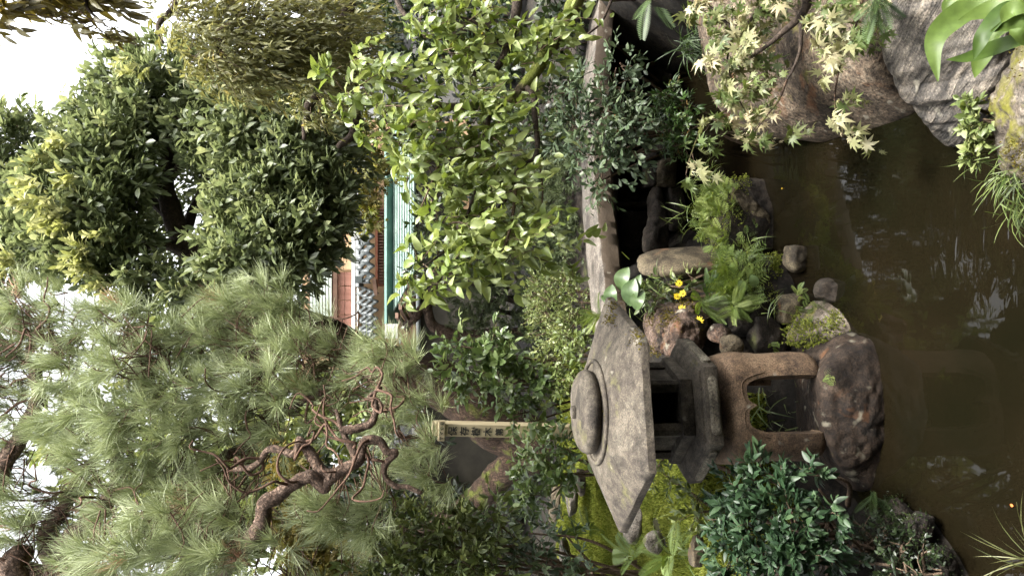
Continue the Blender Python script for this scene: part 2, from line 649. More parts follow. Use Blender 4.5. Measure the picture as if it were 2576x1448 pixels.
def blob_points(blobs, dens, shell=0.55, flat=1.0):
    """places inside foliage masses given as (x, y, D, rx, ry[, depth factor]) in picture pixels; outward directions"""
    ps, ds, bi = [], [], []
    for i, b in enumerate(blobs):
        x, y, D, rx, ry = b[:5]
        kd = b[5] if len(b) > 5 else 0.9
        c = P(x, y, D)
        s = D / FPX
        ax = np.array([ry * s, 0.5 * (rx + ry) * s * kd, rx * s])
        n = max(2, int(dens * rx * ry / 1000.0))
        u = nrm(rng.normal(size=(n, 3)))
        r = shell + (1 - shell) * rng.random(n) ** 0.7
        r *= 1 + 0.22 * noise3(u * 2.1 + i * 3.7)
        ps.append(c + u * r[:, None] * ax)
        ds.append(nrm(u * ax * np.array([1, 1, flat])))
        bi.append(np.full(n, i))
    return np.concatenate(ps), np.concatenate(ds), np.concatenate(bi)


def sprays(base, dirs, L, n, alpha, size, nup=1.0, droop=0.0, taper=0.3, var=0.45, jitter=0.35, start=0.15, lvar=0.35, up=(0, 0, 1)):
    """leaves set along short twigs; returns pos, dir, normal, size, twig index"""
    m = len(base)
    up = np.array(up, float)
    t = (np.arange(n) + 0.5) / n
    t = start + (1 - start) * t
    Lk = L * (1 + lvar * (rng.random(m) * 2 - 1))
    dirs = nrm(dirs)
    a = nrm(np.cross(dirs, up + 0.1 * rng.normal(size=(m, 3))))
    b = np.cross(a, dirs)
    ph = rng.random((m, 1)) * 6.28 + np.arange(n)[None] * 2.4 + 0.4 * rng.normal(size=(m, n))
    al = alpha * (1 - taper * t[None]) * (1 + 0.25 * rng.normal(size=(m, n)))
    pos = base[:, None] + dirs[:, None] * (t[None, :, None] * Lk[:, None, None])
    pos[..., 2] -= droop * (t ** 2)[None] * Lk[:, None]
    rad = a[:, None] * np.cos(ph)[..., None] + b[:, None] * np.sin(ph)[..., None]
    tw = dirs[:, None] * np.ones((1, n, 1))
    tw = tw - np.array([0, 0, 1.0]) * (droop * 1.6 * t)[None, :, None]
    d = nrm(nrm(tw) * np.cos(al)[..., None] + rad * np.sin(al)[..., None] + jitter * 0.5 * rng.normal(size=(m, n, 3)))
    nn = nrm(nup * up + jitter * rng.normal(size=(m, n, 3)) + 0.5 * nrm(tw) * (1 - t)[None, :, None])
    sz = size * (1 + var * (rng.random((m, n)) * 2 - 1)) * (0.75 + 0.35 * np.sin(np.pi * np.clip(t, 0, 1)))[None]
    return pos.reshape(-1, 3), d.reshape(-1, 3), nn.reshape(-1, 3), sz.ravel(), np.repeat(np.arange(m), n)


# ------------------------------------------------------------------ branches
def smooth_line(pts, per=6):
    p = np.asarray(pts, float)
    if len(p) < 3:
        t = np.linspace(0, 1, per + 1)[:, None]
        return p[0] + (p[-1] - p[0]) * t
    q = np.vstack([2 * p[0] - p[1], p, 2 * p[-1] - p[-2]])
    out = []
    for i in range(1, len(q) - 2):
        for t in np.linspace(0, 1, per, endpoint=False):
            a, b, c, d = q[i - 1:i + 3]
            out.append(0.5 * ((2 * b) + (-a + c) * t + (2 * a - 5 * b + 4 * c - d) * t * t + (-a + 3 * b - 3 * c + d) * t ** 3))
    out.append(q[-2])
    return np.array(out)


def tube_arrays(line, rad, sides=8, rough=0.0, seed=0.0):
    n = len(line)
    tang = nrm(np.gradient(line, axis=0))
    ref = np.array([0.3, 0.9, 0.31])
    a = nrm(np.cross(tang, ref))
    b = np.cross(tang, a)
    th = np.linspace(0, 2 * math.pi, sides, endpoint=False)
    rad = np.asarray(rad, float)
    off = a[:, None] * np.cos(th)[None, :, None] + b[:, None] * np.sin(th)[None, :, None]
    r = np.repeat(rad[:, None], sides, 1)
    if rough > 0:
        q = (line[:, None] + off * rad[:, None, None]).reshape(-1, 3)
        s = 0.35 / max(rad.max(), 1e-3)
        r = r * (1 + rough * fbm(q * s * 2 + seed, 3).reshape(n, sides))
    V = (line[:, None] + off * r[..., None]).reshape(-1, 3)
    i = np.arange(n - 1)[:, None] * sides
    j = np.arange(sides)[None]
    k = (j + 1) % sides
    Q = np.stack([i + j, i + k, i + sides + k, i + sides + j], -1).reshape(-1, 4)
    V = np.vstack([V, line[-1:] + tang[-1:] * rad[-1] * 0.6])
    e = (n - 1) * sides
    T = np.stack([e + j[0], e + k[0], np.full(sides, len(V) - 1)], -1)
    return V, T, Q


def branch(parent, name, pts, r0, r1, mat, sides=8, rough=0.12, per=6, power=1.0):
    line = smooth_line(pts, per)
    t = np.linspace(0, 1, len(line)) ** power
    V, T, Q = tube_arrays(line, r0 + (r1 - r0) * t, sides, rough, rng.random() * 50)
    return link(name, mesh_np(name, V, T, Q), mat, parent)


def px_line(pts):
    """[(x, y, D), ...] picture pixels to points"""
    return np.array([P(*p) for p in pts])


def twigs(parent, starts, ends, r, mat, name='twig', sag=0.15, kind='stuff'):
    """many thin twigs as one part"""
    VV, TT, QQ, off = [], [], [], 0
    for s, e in zip(starts, ends):
        l = np.linalg.norm(e - s)
        mid = 0.5 * (s + e) + sag * l * nrm(rng.normal(size=3))
        V, T, Q = tube_arrays(smooth_line([s, mid, e], 3), np.linspace(r, r * 0.35, 7), 4)
        VV.append(V)
        TT.append(T + off)
        QQ.append(Q + off)
        off += len(V)
    return link(name, mesh_np(name, np.concatenate(VV), np.concatenate(TT), np.concatenate(QQ)), mat, parent, kind=kind)


# ------------------------------------------------------------------ stones
def hull_planes(pts):
    bm = bmesh.new()
    for p in pts:
        bm.verts.new(p)
    bmesh.ops.convex_hull(bm, input=bm.verts)
    bm.normal_update()
    c = np.mean([f.calc_center_median()[:] for f in bm.faces], axis=0)
    n = np.array([f.normal[:] for f in bm.faces])
    d = np.array([(np.array(f.calc_center_median()[:]) - c) @ np.array(f.normal[:]) for f in bm.faces])
    bm.free()
    ok = d > 1e-4
    return c, n[ok], d[ok]


def rock_mesh(c, n, d, k=12, sub=5, amp=0.03, freq=3.0, ridge=0.0, strata=0.0, scale=None):
    V, T = ICO[sub]
    q = np.maximum(V @ n.T, 0) / d
    r = (q ** k).sum(1) ** (-1.0 / k)
    W = V * r[:, None]
    if scale is not None:
        W = W * scale
    size = np.abs(W).max()
    g = W + c
    disp = amp * size * fbm(g * freq / size * 0.6 + 3.1, 5)
    if ridge:
        disp -= ridge * size * np.clip(0.25 - np.abs(noise3(g * freq / size * 0.9 + 9.0)), 0, 1) * 2
    if strata:
        s = g @ np.array([0.18, -0.28, 0.95])
        lay = fbm(np.stack([g[:, 0] * 1.5, g[:, 1] * 1.5, s * 22], -1), 3)
        disp += strata * size * lay
    return W + nrm(W) * disp[:, None], T


def hull_rock(name, label, pts, mat, extra=(), k=12, sub=5, amp=0.03, freq=3.0, ridge=0.0, strata=0.0, parent=None, group=None, below=0.0):
    w = [P(*p) for p in pts] + [np.array(e, float) for e in extra]
    if below:
        w += [np.array([p[0], p[1], -below]) for p in w[:len(pts)]]
    c, n, d = hull_planes(w)
    V, T = rock_mesh(c, n, d, k, sub, amp, freq, ridge, strata)
    o = link(name, mesh_np(name, V, T), mat, parent, loc=Vector(c.tolist()), label=label, cat=None if parent else 'stone', group=group)
    return o


def rock(name, label, x, y, D, rx, ry, rd, mat, seed=0, roll=0.0, k=13, sub=5, amp=0.06, freq=3.6, ridge=0.015, planes=11, group=None, cat='stone', parent=None):
    """stone with semi-axes given in picture pixels at its distance (rx upright, ry sideways, rd in depth)"""
    r = np.random.default_rng(seed + 100)
    n = nrm(r.normal(size=(planes, 3)))
    n = np.vstack([n, np.eye(3), -np.eye(3)])
    d = np.concatenate([0.82 + 0.2 * r.random(planes), np.full(6, 1.0)])
    s = D / FPX
    c = P(x, y, D)
    V, T = rock_mesh(np.zeros(3) + seed * 1.7, n, d, k, sub, amp, freq, ridge, scale=np.array([ry * s, rd * s, rx * s]))
    a = math.radians(roll)
    R = np.array([[math.cos(a), 0, math.sin(a)], [0, 1, 0], [-math.sin(a), 0, math.cos(a)]])
    V = V @ R.T
    return link(name, mesh_np(name, V, T), mat, parent, loc=Vector(c.tolist()), label=label, cat=None if parent else cat, group=group)


def surface_points(o, n, upmin=0.2, mask=None, seedscale=6.0, thresh=0.0):
    """random points and normals on the upward faces of a mesh object placed in the garden"""
    me = o.data
    nv = len(me.vertices)
    co = np.empty(nv * 3)
    no = np.empty(nv * 3)
    me.vertices.foreach_get('co', co)
    me.vertices.foreach_get('normal', no)
    co = co.reshape(-1, 3) + np.array(o.location)
    no = no.reshape(-1, 3)
    w = no[:, 2] > upmin
    w &= noise3(co * seedscale) > thresh
    w &= co[:, 2] > 0.015
    if mask is not None:
        w &= mask(co, no)
    i = np.where(w)[0]
    if not len(i):
        return np.zeros((0, 3)), np.zeros((0, 3))
    i = rng.choice(i, n)
    return co[i] + 0.012 * rng.normal(size=(n, 3)), no[i]


BLADE1 = (np.array([(-0.09, 0, 0), (0.09, 0, 0), (0, 1, 0.0)], float), np.array([(0, 1, 2)]))
MOSSTUFT = (np.array([(-0.25, 0, 0), (0.25, 0, 0), (0.0, 0.9, 0.25), (0, 0, -0.25), (0, 0, 0.25), (0.2, 0.8, 0)], float), np.array([(0, 1, 2), (3, 4, 5)]))


def moss_on(o, mat, n, size=0.012, name='moss', upmin=0.25, thresh=0.0, seedscale=6.0, mask=None):
    p, no = surface_points(o, n, upmin, mask, seedscale, thresh)
    if not len(p):
        return
    d = nrm(no + 0.5 * rng.normal(size=p.shape))
    V, T, R = scatter([MOSSTUFT], p - no * 0.004, d, rng.normal(size=p.shape), size * (0.6 + 0.8 * rng.random(len(p))), rng.random(len(p)))
    link(name, mesh_np(name, V, T, rnd=R, smooth=False), mat, o, kind='stuff')

# ------------------------------------------------------------------ leaf, moss and other materials
G = lambda *s: list(s)
M['lf_bay'] = leaf_mat('bayberry_leaf', [(0.0, (0.070, 0.092, 0.042)), (0.5, (0.165, 0.20, 0.095)), (0.85, (0.26, 0.295, 0.15)), (1.0, (0.33, 0.355, 0.18))], 0.42, 0.38, spec=0.5)
M['lf_shoot'] = leaf_mat('yellow_shoot_leaf', [(0.0, (0.28, 0.31, 0.11)), (0.5, (0.40, 0.42, 0.19)), (1.0, (0.52, 0.53, 0.28))], 0.5, 0.35)
M['lf_olive'] = leaf_mat('olive_leaf', [(0.0, (0.11, 0.11, 0.036)), (0.5, (0.20, 0.205, 0.075)), (0.9, (0.29, 0.285, 0.12)), (1.0, (0.36, 0.32, 0.12))], 0.45, 0.42)
M['lf_brown'] = leaf_mat('brown_green_leaf', [(0.0, (0.085, 0.070, 0.022)), (0.6, (0.15, 0.13, 0.036)), (1.0, (0.22, 0.20, 0.055))], 0.4, 0.5)
M['lf_bright'] = leaf_mat('bright_green_leaf', [(0.0, (0.10, 0.145, 0.028)), (0.45, (0.195, 0.255, 0.070)), (0.8, (0.31, 0.36, 0.14)), (0.988, (0.36, 0.42, 0.18)), (0.990, (0.50, 0.40, 0.03)), (0.996, (0.55, 0.42, 0.03)), (0.998, (0.36, 0.42, 0.18))], 0.36, 0.32)
M['lf_dark'] = leaf_mat('dark_shrub_leaf', [(0.0, (0.016, 0.028, 0.010)), (0.6, (0.036, 0.058, 0.018)), (1.0, (0.075, 0.10, 0.03))], 0.4, 0.2)
M['lf_camellia'] = leaf_mat('camellia_leaf', [(0.0, (0.055, 0.090, 0.028)), (0.5, (0.125, 0.185, 0.060)), (1.0, (0.25, 0.31, 0.13))], 0.34, 0.25, spec=0.55)
M['lf_greygreen'] = leaf_mat('grey_green_leaf', [(0.0, (0.030, 0.050, 0.024)), (0.6, (0.072, 0.105, 0.052)), (0.985, (0.14, 0.18, 0.09)), (0.988, (0.25, 0.11, 0.03)), (0.994, (0.25, 0.10, 0.03)), (0.997, (0.105, 0.14, 0.07))], 0.45, 0.2, spec=0.35)
M['lf_blue'] = leaf_mat('blue_green_leaf', [(0.0, (0.014, 0.034, 0.014)), (0.6, (0.033, 0.066, 0.028)), (1.0, (0.07, 0.115, 0.05))], 0.45, 0.2, spec=0.35)
M['lf_light'] = leaf_mat('light_shrub_leaf', [(0.0, (0.09, 0.125, 0.032)), (0.5, (0.18, 0.225, 0.07)), (1.0, (0.31, 0.33, 0.14))], 0.45, 0.25)
M['lf_maple'] = leaf_mat('maple_leaf', [(0.0, (0.075, 0.115, 0.028)), (0.3, (0.13, 0.17, 0.05)), (0.6, (0.27, 0.27, 0.13)), (0.85, (0.40, 0.36, 0.21)), (1.0, (0.46, 0.40, 0.25))], 0.5, 0.28)
M['lf_maple_y'] = leaf_mat('yellow_maple_leaf', [(0.0, (0.12, 0.15, 0.03)), (0.5, (0.24, 0.23, 0.06)), (1.0, (0.36, 0.29, 0.10))], 0.5, 0.35)
M['lf_mixed'] = leaf_mat('mixed_green_leaf', [(0.0, (0.055, 0.080, 0.024)), (0.5, (0.13, 0.17, 0.055)), (1.0, (0.24, 0.275, 0.10))], 0.4, 0.25)
M['lf_strap'] = leaf_mat('strap_leaf', [(0.0, (0.045, 0.085, 0.014)), (1.0, (0.12, 0.18, 0.04))], 0.48, 0.2, spec=0.35)
M['lf_fern'] = leaf_mat('fern_frond', [(0.0, (0.07, 0.11, 0.022)), (0.6, (0.14, 0.20, 0.045)), (1.0, (0.24, 0.29, 0.08))], 0.55, 0.3)
M['lf_fern_dark'] = leaf_mat('dark_fern_frond', [(0.0, (0.03, 0.06, 0.016)), (1.0, (0.08, 0.13, 0.035))], 0.5, 0.25)
M['lf_grass'] = leaf_mat('grass_blade', [(0.0, (0.05, 0.085, 0.018)), (1.0, (0.16, 0.20, 0.06))], 0.42, 0.2)
M['lf_sedge'] = leaf_mat('dry_sedge', [(0.0, (0.08, 0.10, 0.030)), (1.0, (0.20, 0.20, 0.08))], 0.5, 0.2)
M['lf_varieg'] = leaf_mat('edged_leaf', [(0.0, (0.035, 0.075, 0.016)), (0.55, (0.07, 0.13, 0.03)), (0.9, (0.22, 0.26, 0.11)), (1.0, (0.40, 0.20, 0.05))], 0.35, 0.2)
M['lf_ivy'] = leaf_mat('wide_leaf', [(0.0, (0.07, 0.12, 0.04)), (1.0, (0.14, 0.20, 0.08))], 0.4, 0.2)
M['needle'] = leaf_mat('pine_needle', [(0.0, (0.14, 0.17, 0.07)), (0.5, (0.27, 0.315, 0.155)), (1.0, (0.42, 0.46, 0.28))], 0.45, 0.15, vein=False)
M['needle_dead'] = leaf_mat('dead_pine_needle', [(0.0, (0.30, 0.16, 0.09)), (1.0, (0.50, 0.30, 0.19))], 0.6, 0.1, vein=False)
M['yew'] = leaf_mat('yew_needle', [(0.0, (0.06, 0.085, 0.032)), (0.6, (0.13, 0.17, 0.068)), (1.0, (0.22, 0.26, 0.12))], 0.5, 0.3)
M['moss'] = leaf_mat('moss', [(0.0, (0.11, 0.14, 0.022)), (0.5, (0.215, 0.25, 0.045)), (1.0, (0.34, 0.36, 0.085))], 0.9, 0.15, spec=0.1)
M['moss_brown'] = leaf_mat('dry_moss', [(0.0, (0.07, 0.05, 0.012)), (0.6, (0.13, 0.11, 0.02)), (1.0, (0.20, 0.17, 0.03))], 0.9, 0.15, spec=0.1)
M['petal'] = leaf_mat('yellow_petal', [(0.0, (0.70, 0.52, 0.02)), (1.0, (0.80, 0.62, 0.03))], 0.5, 0.2)


# ------------------------------------------------------------------ ground and water
POND = np.array([(-1.1, 1.0), (-1.06, 2.4), (-0.86, 2.66), (-0.98, 3.1), (-0.75, 3.45), (-0.2, 3.5), (0.1, 3.75), (0.3, 4.3), (0.42, 5.2), (0.6, 6.0),
                 (1.7, 6.0), (1.6, 5.0), (1.35, 4.2), (1.25, 3.6), (1.2, 2.6), (0.9, 2.2), (0.9, 1.0)])


def pond_distance(X, Y):
    p = np.stack([X, Y], -1)
    best = np.full(len(X), 1e9)
    inside = np.zeros(len(X), bool)
    for a, b in zip(POND, np.roll(POND, -1, 0)):
        ab = b - a
        t = np.clip(((p - a) @ ab) / (ab @ ab), 0, 1)
        best = np.minimum(best, np.linalg.norm(p - a - t[:, None] * ab, axis=1))
        cr = (a[1] > Y) != (b[1] > Y)
        xi = a[0] + (Y - a[1]) / (b[1] - a[1] + 1e-12) * ab[0]
        inside ^= cr & (X < xi)
    return np.where(inside, -best, best)


def ground_z(X, Y):
    X, Y = np.atleast_1d(np.asarray(X, float)), np.atleast_1d(np.asarray(Y, float))
    d = pond_distance(X, Y)
    bank = 0.46 + 0.13 * np.clip(Y - 3.4, 0, 3.2) + 0.02 * np.clip(Y - 7, 0, 20)
    bank = np.where(Y < 1.2, 0.5, bank)
    f = np.clip(d / 0.42, 0, 1)
    f = f * f * (3 - 2 * f)
    z = np.where(d > 0, 0.02 + bank * f, -np.clip(-d * 1.4, 0, 0.45))
    q = np.stack([X * 1.7, Y * 1.7, np.zeros_like(X)], -1)
    return z + 0.035 * fbm(q, 3) * np.clip(d * 4, 0, 1)


gx = np.concatenate([[-160, -80, -40, -20, -12, -8], np.linspace(-5.5, 5.5, 150), [8, 12, 20, 40, 80, 160]])
gy = np.concatenate([[-120, -60, -30, -12, -6, -2], np.linspace(0.2, 10, 150), [12, 15, 20, 30, 60, 120, 240]])
XX, YY = np.meshgrid(gx, gy, indexing='ij')
ZZ = ground_z(XX.ravel(), YY.ravel())
nx, ny = len(gx), len(gy)
ii, jj = np.meshgrid(np.arange(nx - 1), np.arange(ny - 1), indexing='ij')
base = (ii * ny + jj).ravel()
M['soil'] = stone_mat('garden_soil', (0.014, 0.011, 0.008), (0.007, 0.006, 0.004), (0.028, 0.022, 0.014), 60, moss=0.15, bump=1.0, patch=3.0, mosscol=(0.045, 0.048, 0.010))
link('ground', mesh_np('ground', np.stack([XX.ravel(), YY.ravel(), ZZ], -1), quads=np.stack([base, base + ny, base + ny + 1, base + 1], -1)), M['soil'], kind='structure', label='dark soil of the garden banks round the pond')

m, nt, N, L, b = newmat('pond_water')
g = N.new('ShaderNodeNewGeometry')
n1 = noise_node(N, L, g.outputs['Position'], 1.3, 3)
r = ramp(N, [(0.35, (0.0042, 0.0040, 0.0018)), (0.65, (0.0080, 0.0058, 0.0029))])
L.new(n1.outputs[0], r.inputs[0])
L.new(r.outputs[0], b.inputs['Base Color'])
b.inputs['Roughness'].default_value = 0.03
b.inputs['IOR'].default_value = 1.33
mp = N.new('ShaderNodeMapping')
mp.inputs['Rotation'].default_value = (0, 0, math.radians(28))
mp.inputs['Scale'].default_value = (5.0, 14.0, 1.0)
L.new(g.outputs['Position'], mp.inputs['Vector'])
rip = noise_node(N, L, mp.outputs[0], 1.0, 2, 0.5, 0.8)
rip2 = noise_node(N, L, g.outputs['Position'], 38.0, 2, 0.5, 0.3)
bp = N.new('ShaderNodeBump')
bp.inputs['Strength'].default_value = 0.2
bp.inputs['Distance'].default_value = 0.036
amts = []
for cx, cy, rad_, pw_ in ((0.22, 2.36, 0.33, 1.0), (0.74, 3.62, 0.26, 0.7)):      # where the trickle stirs the surface
    vd = N.new('ShaderNodeVectorMath')
    vd.operation = 'DISTANCE'
    L.new(g.outputs['Position'], vd.inputs[0])
    vd.inputs[1].default_value = (cx, cy, 0)
    amts.append(maprange(N, L, vd.outputs['Value'], rad_ * 0.35, rad_, pw_, 0.0))
amt = math_node(N, L, 'ADD', math_node(N, L, 'MAXIMUM', amts[0], amts[1]), 0.035)
L.new(math_node(N, L, 'MULTIPLY', amt, math_node(N, L, 'ADD', rip.outputs[0], math_node(N, L, 'MULTIPLY', rip2.outputs[0], 0.05))), bp.inputs['Height'])
L.new(bp.outputs[0], b.inputs['Normal'])
MB().add([(-1.6, 0.6, 0), (2.4, 0.6, 0), (2.4, 6.3, 0), (-1.6, 6.3, 0)], [(0, 1, 2, 3)]).build('pond_water', m, kind='structure', label='murky brown water of the garden pond')

# ------------------------------------------------------------------ building behind the trees
M['copper'] = plain_mat('green_copper', (0.085, 0.135, 0.115), (0.19, 0.24, 0.21), 3.0, 0.6, (1, 1, 3), 0.15)
M['copper_dark'] = plain_mat('dark_green_copper', (0.025, 0.075, 0.06), (0.06, 0.15, 0.115), 5.0, 0.5)
M['brown_wall'] = plain_mat('red_brown_wall', (0.20, 0.085, 0.055), (0.30, 0.14, 0.10), 2.0, 0.7, (6, 6, 0.6))
M['tan_wall'] = plain_mat('tan_wall', (0.36, 0.23, 0.12), (0.46, 0.31, 0.18), 2.0, 0.7, (6, 6, 0.6))
M['kawara'] = plain_mat('grey_roof_tile', (0.05, 0.058, 0.058), (0.12, 0.13, 0.13), 12.0, 0.35)
M['whitepaint'] = plain_mat('white_trim', (0.55, 0.55, 0.53), (0.68, 0.68, 0.66), 4.0, 0.6)
M['wood'] = plain_mat('brown_wood', (0.07, 0.035, 0.02), (0.14, 0.075, 0.045), 6.0, 0.7, (1, 1, 0.2))
M['redwood'] = plain_mat('red_lattice_wood', (0.20, 0.06, 0.03), (0.30, 0.11, 0.055), 6.0, 0.7)
M['glass'] = plain_mat('pale_window_slat', (0.45, 0.52, 0.45), (0.60, 0.66, 0.58), 3.0, 0.3)
M['plaster'] = plain_mat('grey_plaster', (0.030, 0.027, 0.020), (0.075, 0.067, 0.050), 3.5, 0.9, detail=8)
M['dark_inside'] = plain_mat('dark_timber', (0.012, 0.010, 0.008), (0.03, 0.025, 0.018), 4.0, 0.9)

bl = thing('garden_house', (0.6, 12.6, 0.9), 'brown house with green copper lower roof and grey tiles behind the trees', 'building')


def quad_box(name, mat, c4, depth, parent, bevel=0.0, **kw):
    """a thin solid whose front corners are the four given points, thickness going away from the viewer"""
    c = [np.array(p, float) for p in c4]
    nn = nrm(np.cross(c[1] - c[0], c[3] - c[0]))
    if nn[1] < 0:
        nn = -nn
    return MB().add([*c, *[p + nn * depth for p in c]], [(0, 1, 2, 3), (7, 6, 5, 4), (0, 4, 5, 1), (1, 5, 6, 2), (2, 6, 7, 3), (3, 7, 4, 0)]).build(name, mat, parent, bevel=bevel, **kw)


def px_quad(name, mat, x0, x1, y0, y1, D, depth, parent, **kw):
    return quad_box(name, mat, [P(x0, y1, D), P(x0, y0, D), P(x1, y0, D), P(x1, y1, D)], depth, parent, **kw)


# lower copper roof: horizontal courses of sheets, left verge slanting
NC = 9
for i in range(NC):
    t0, t1 = i / NC, (i + 1) / NC
    xa, xb = 985 + (1041 - 985) * t0, 985 + (1041 - 985) * t1
    Da, Db = 11.15 - 0.75 * t0, 11.15 - 0.75 * t1
    yl = 790 - 105 * (t0 + t1) / 2
    ys = [330]
    while ys[-1] < yl - 30:
        ys.append(ys[-1] + 62 * rng.uniform(0.9, 1.1) if len(ys) > 1 else 330 + 31 * (i % 2) + 31)
    ys[-1] = yl
    for ya, yb in zip(ys[:-1], ys[1:]):
        lift = 0.012
        e0 = 790 - 105 * t0 if yb == yl else yb
        e1 = 790 - 105 * t1 if yb == yl else yb
        q = [P(xa + 0.9, e0 - 0.5, Da + 0.01), P(xa + 0.9, ya + 0.5, Da + 0.01), P(xb, ya + 0.5, Db - lift * 3), P(xb, e1 - 0.5, Db - lift * 3)]
        quad_box('copper_sheet', M['copper'], q, 0.02, bl)
quad_box('copper_underlay', M['copper_dark'], [P(986, 789, 11.2), P(986, 328, 11.2), P(1041, 328, 10.45), P(1041, 686, 10.45)], 0.02, bl)
quad_box('ridge_cap', M['copper_dark'], [P(966, 815, 11.05), P(966, 330, 11.05), P(973, 330, 11.0), P(973, 815, 11.0)], 0.25, bl, bevel=0.012)
px_quad('ridge_board', M['copper_dark'], 973, 986, 330, 800, 11.14, 0.06, bl)
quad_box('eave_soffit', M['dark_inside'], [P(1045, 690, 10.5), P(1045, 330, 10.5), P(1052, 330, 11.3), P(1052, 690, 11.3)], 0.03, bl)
for k in range(5):
    a = 1002 + k * 9
    quad_box('verge_rafter', M['wood'], [P(a, 800 - k * 22, 10.95 - k * 0.08), P(a, 786 - k * 22, 10.95 - k * 0.08), P(a + 26, 820 - k * 10, 11.3), P(a + 26, 834 - k * 10, 11.3)], 0.05, bl)
# red lattice strip above the copper roof
px_quad('lattice_back', M['redwood'], 945, 966, 520, 720, 11.75, 0.05, bl)
for k in range(26):
    y = 524 + k * 7.4
    px_quad('lattice_bar', M['wood'], 951, 965, y, y + 3, 11.68, 0.05, bl)
px_quad('lattice_rail', M['redwood'], 944, 950, 516, 724, 11.66, 0.06, bl)


def tile_row(x, D, y0, y1, n, wpx, lenpx):
    for k in range(n):
        y = y0 + (y1 - y0) * k / n
        c0, c1 = P(x, y + wpx, D + 0.12), P(x, y, D + 0.12)
        V, F = [], []
        e = (c1 - c0)
        wd = np.linalg.norm(e)
        e = e / wd
        dn = P(x + lenpx, y, D) - P(x, y, D + 0.12)
        up = nrm(np.cross(dn, e))
        if up[2] < 0:
            up = -up
        S = 9
        for r_ in (0, 1):
            for th in (0, -0.025):
                for s in range(S):
                    t = s / (S - 1)
                    h = 0.055 * math.sin(t * 2 * math.pi) + 0.02
                    V.append(tuple(c0 + e * (wd * 1.04 * t) + dn * r_ + up * (h + th)))
        for s in range(S - 1):
            a, bq, c, d = s, S + s, 2 * S + s, 3 * S + s
            F += [(a, a + 1, c + 1, c), (bq + 1, bq, d, d + 1), (c, c + 1, d + 1, d), (a + 1, a, bq, bq + 1)]
        MB().add(V, F).build('roof_tile', M['kawara'], bl, smooth=True)


tile_row(903, 11.75, 380, 705, 13, 25, 15)
tile_row(918, 11.62, 388, 713, 13, 25, 18)
for j, xx in enumerate((905, 918, 931)):
    tile_row(xx, 11.9 - j * 0.1, 722 + 5 * j, 880, 7, 22, 14)
quad_box('tile_ridge', M['kawara'], [P(893, 722, 11.95), P(893, 360, 11.95), P(903, 360, 11.9), P(903, 722, 11.9)], 0.12, bl, bevel=0.015)
quad_box('roof_gutter', M['whitepaint'], [P(898, 890, 12.0), P(898, 724, 12.0), P(904, 724, 12.0), P(904, 890, 12.0)], 0.08, bl, bevel=0.01)
px_quad('gutter_bracket', M['kawara'], 892, 912, 694, 712, 11.6, 0.08, bl, bevel=0.008)
quad_box('verge_board', M['wood'], [P(941, 742, 11.6), P(936, 700, 11.6), P(945, 700, 11.6), P(950, 742, 11.6)], 0.06, bl)
px_quad('cornice', M['whitepaint'], 884, 893, 420, 900, 12.1, 0.1, bl)
# walls: boards with battens
for k in range(6):
    y0 = 684 + k * 36
    px_quad('wall_board', M['brown_wall'], 868, 883.6, y0, y0 + 34.5, 12.2, 0.06, bl, bevel=0.006)
    px_quad('wall_board', M['brown_wall'], 849, 867, y0, y0 + 34.5, 12.2, 0.06, bl, bevel=0.006)
for k in range(8):
    y0 = 400 + k * 35
    px_quad('wall_board', M['tan_wall'], 866, 883.6, y0, y0 + 33.5, 12.2, 0.06, bl, bevel=0.006)
    px_quad('wall_board', M['tan_wall'], 818, 864.6, y0, y0 + 33.5, 12.2, 0.06, bl, bevel=0.006)
px_quad('wall_beam', M['wood'], 838, 848, 672, 900, 12.15, 0.08, bl)
px_quad('wall_beam', M['wood'], 812, 818, 400, 680, 12.15, 0.08, bl)
wn_ = px_quad('window', M['wood'], 776, 838, 676, 800, 12.22, 0.08, bl)
for k in range(7):
    px_quad('window_slat', M['glass'], 780 + k * 8, 786 + k * 8, 682, 796, 12.2, 0.03, wn_)
quad_box('back_wall', M['tan_wall'], [P(760, 930, 12.4), P(760, 300, 12.4), P(1180, 300, 12.4), P(1180, 930, 12.4)], 0.15, bl)
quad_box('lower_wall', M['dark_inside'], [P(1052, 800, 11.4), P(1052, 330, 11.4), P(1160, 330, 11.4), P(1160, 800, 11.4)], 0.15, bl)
px_quad('white_panel', M['whitepaint'], 968, 1000, 806, 850, 11.5, 0.05, bl)

pw = thing('garden_wall', tuple(P(1240, 960, 9.2)), 'grey plaster garden wall behind the thick trunk', 'wall')
gq = [P(1058, 1420, 9.0), P(1058, 690, 9.4), P(1400, 690, 9.4), P(1400, 1420, 9.0)]
quad_box('wall_face', M['plaster'], gq, 0.18, pw)
quad_box('coping', M['kawara'], [P(1048, 1422, 8.9), P(1048, 688, 9.3), P(1058.5, 688, 9.3), P(1058.5, 1422, 8.9)], 0.4, pw, bevel=0.02)

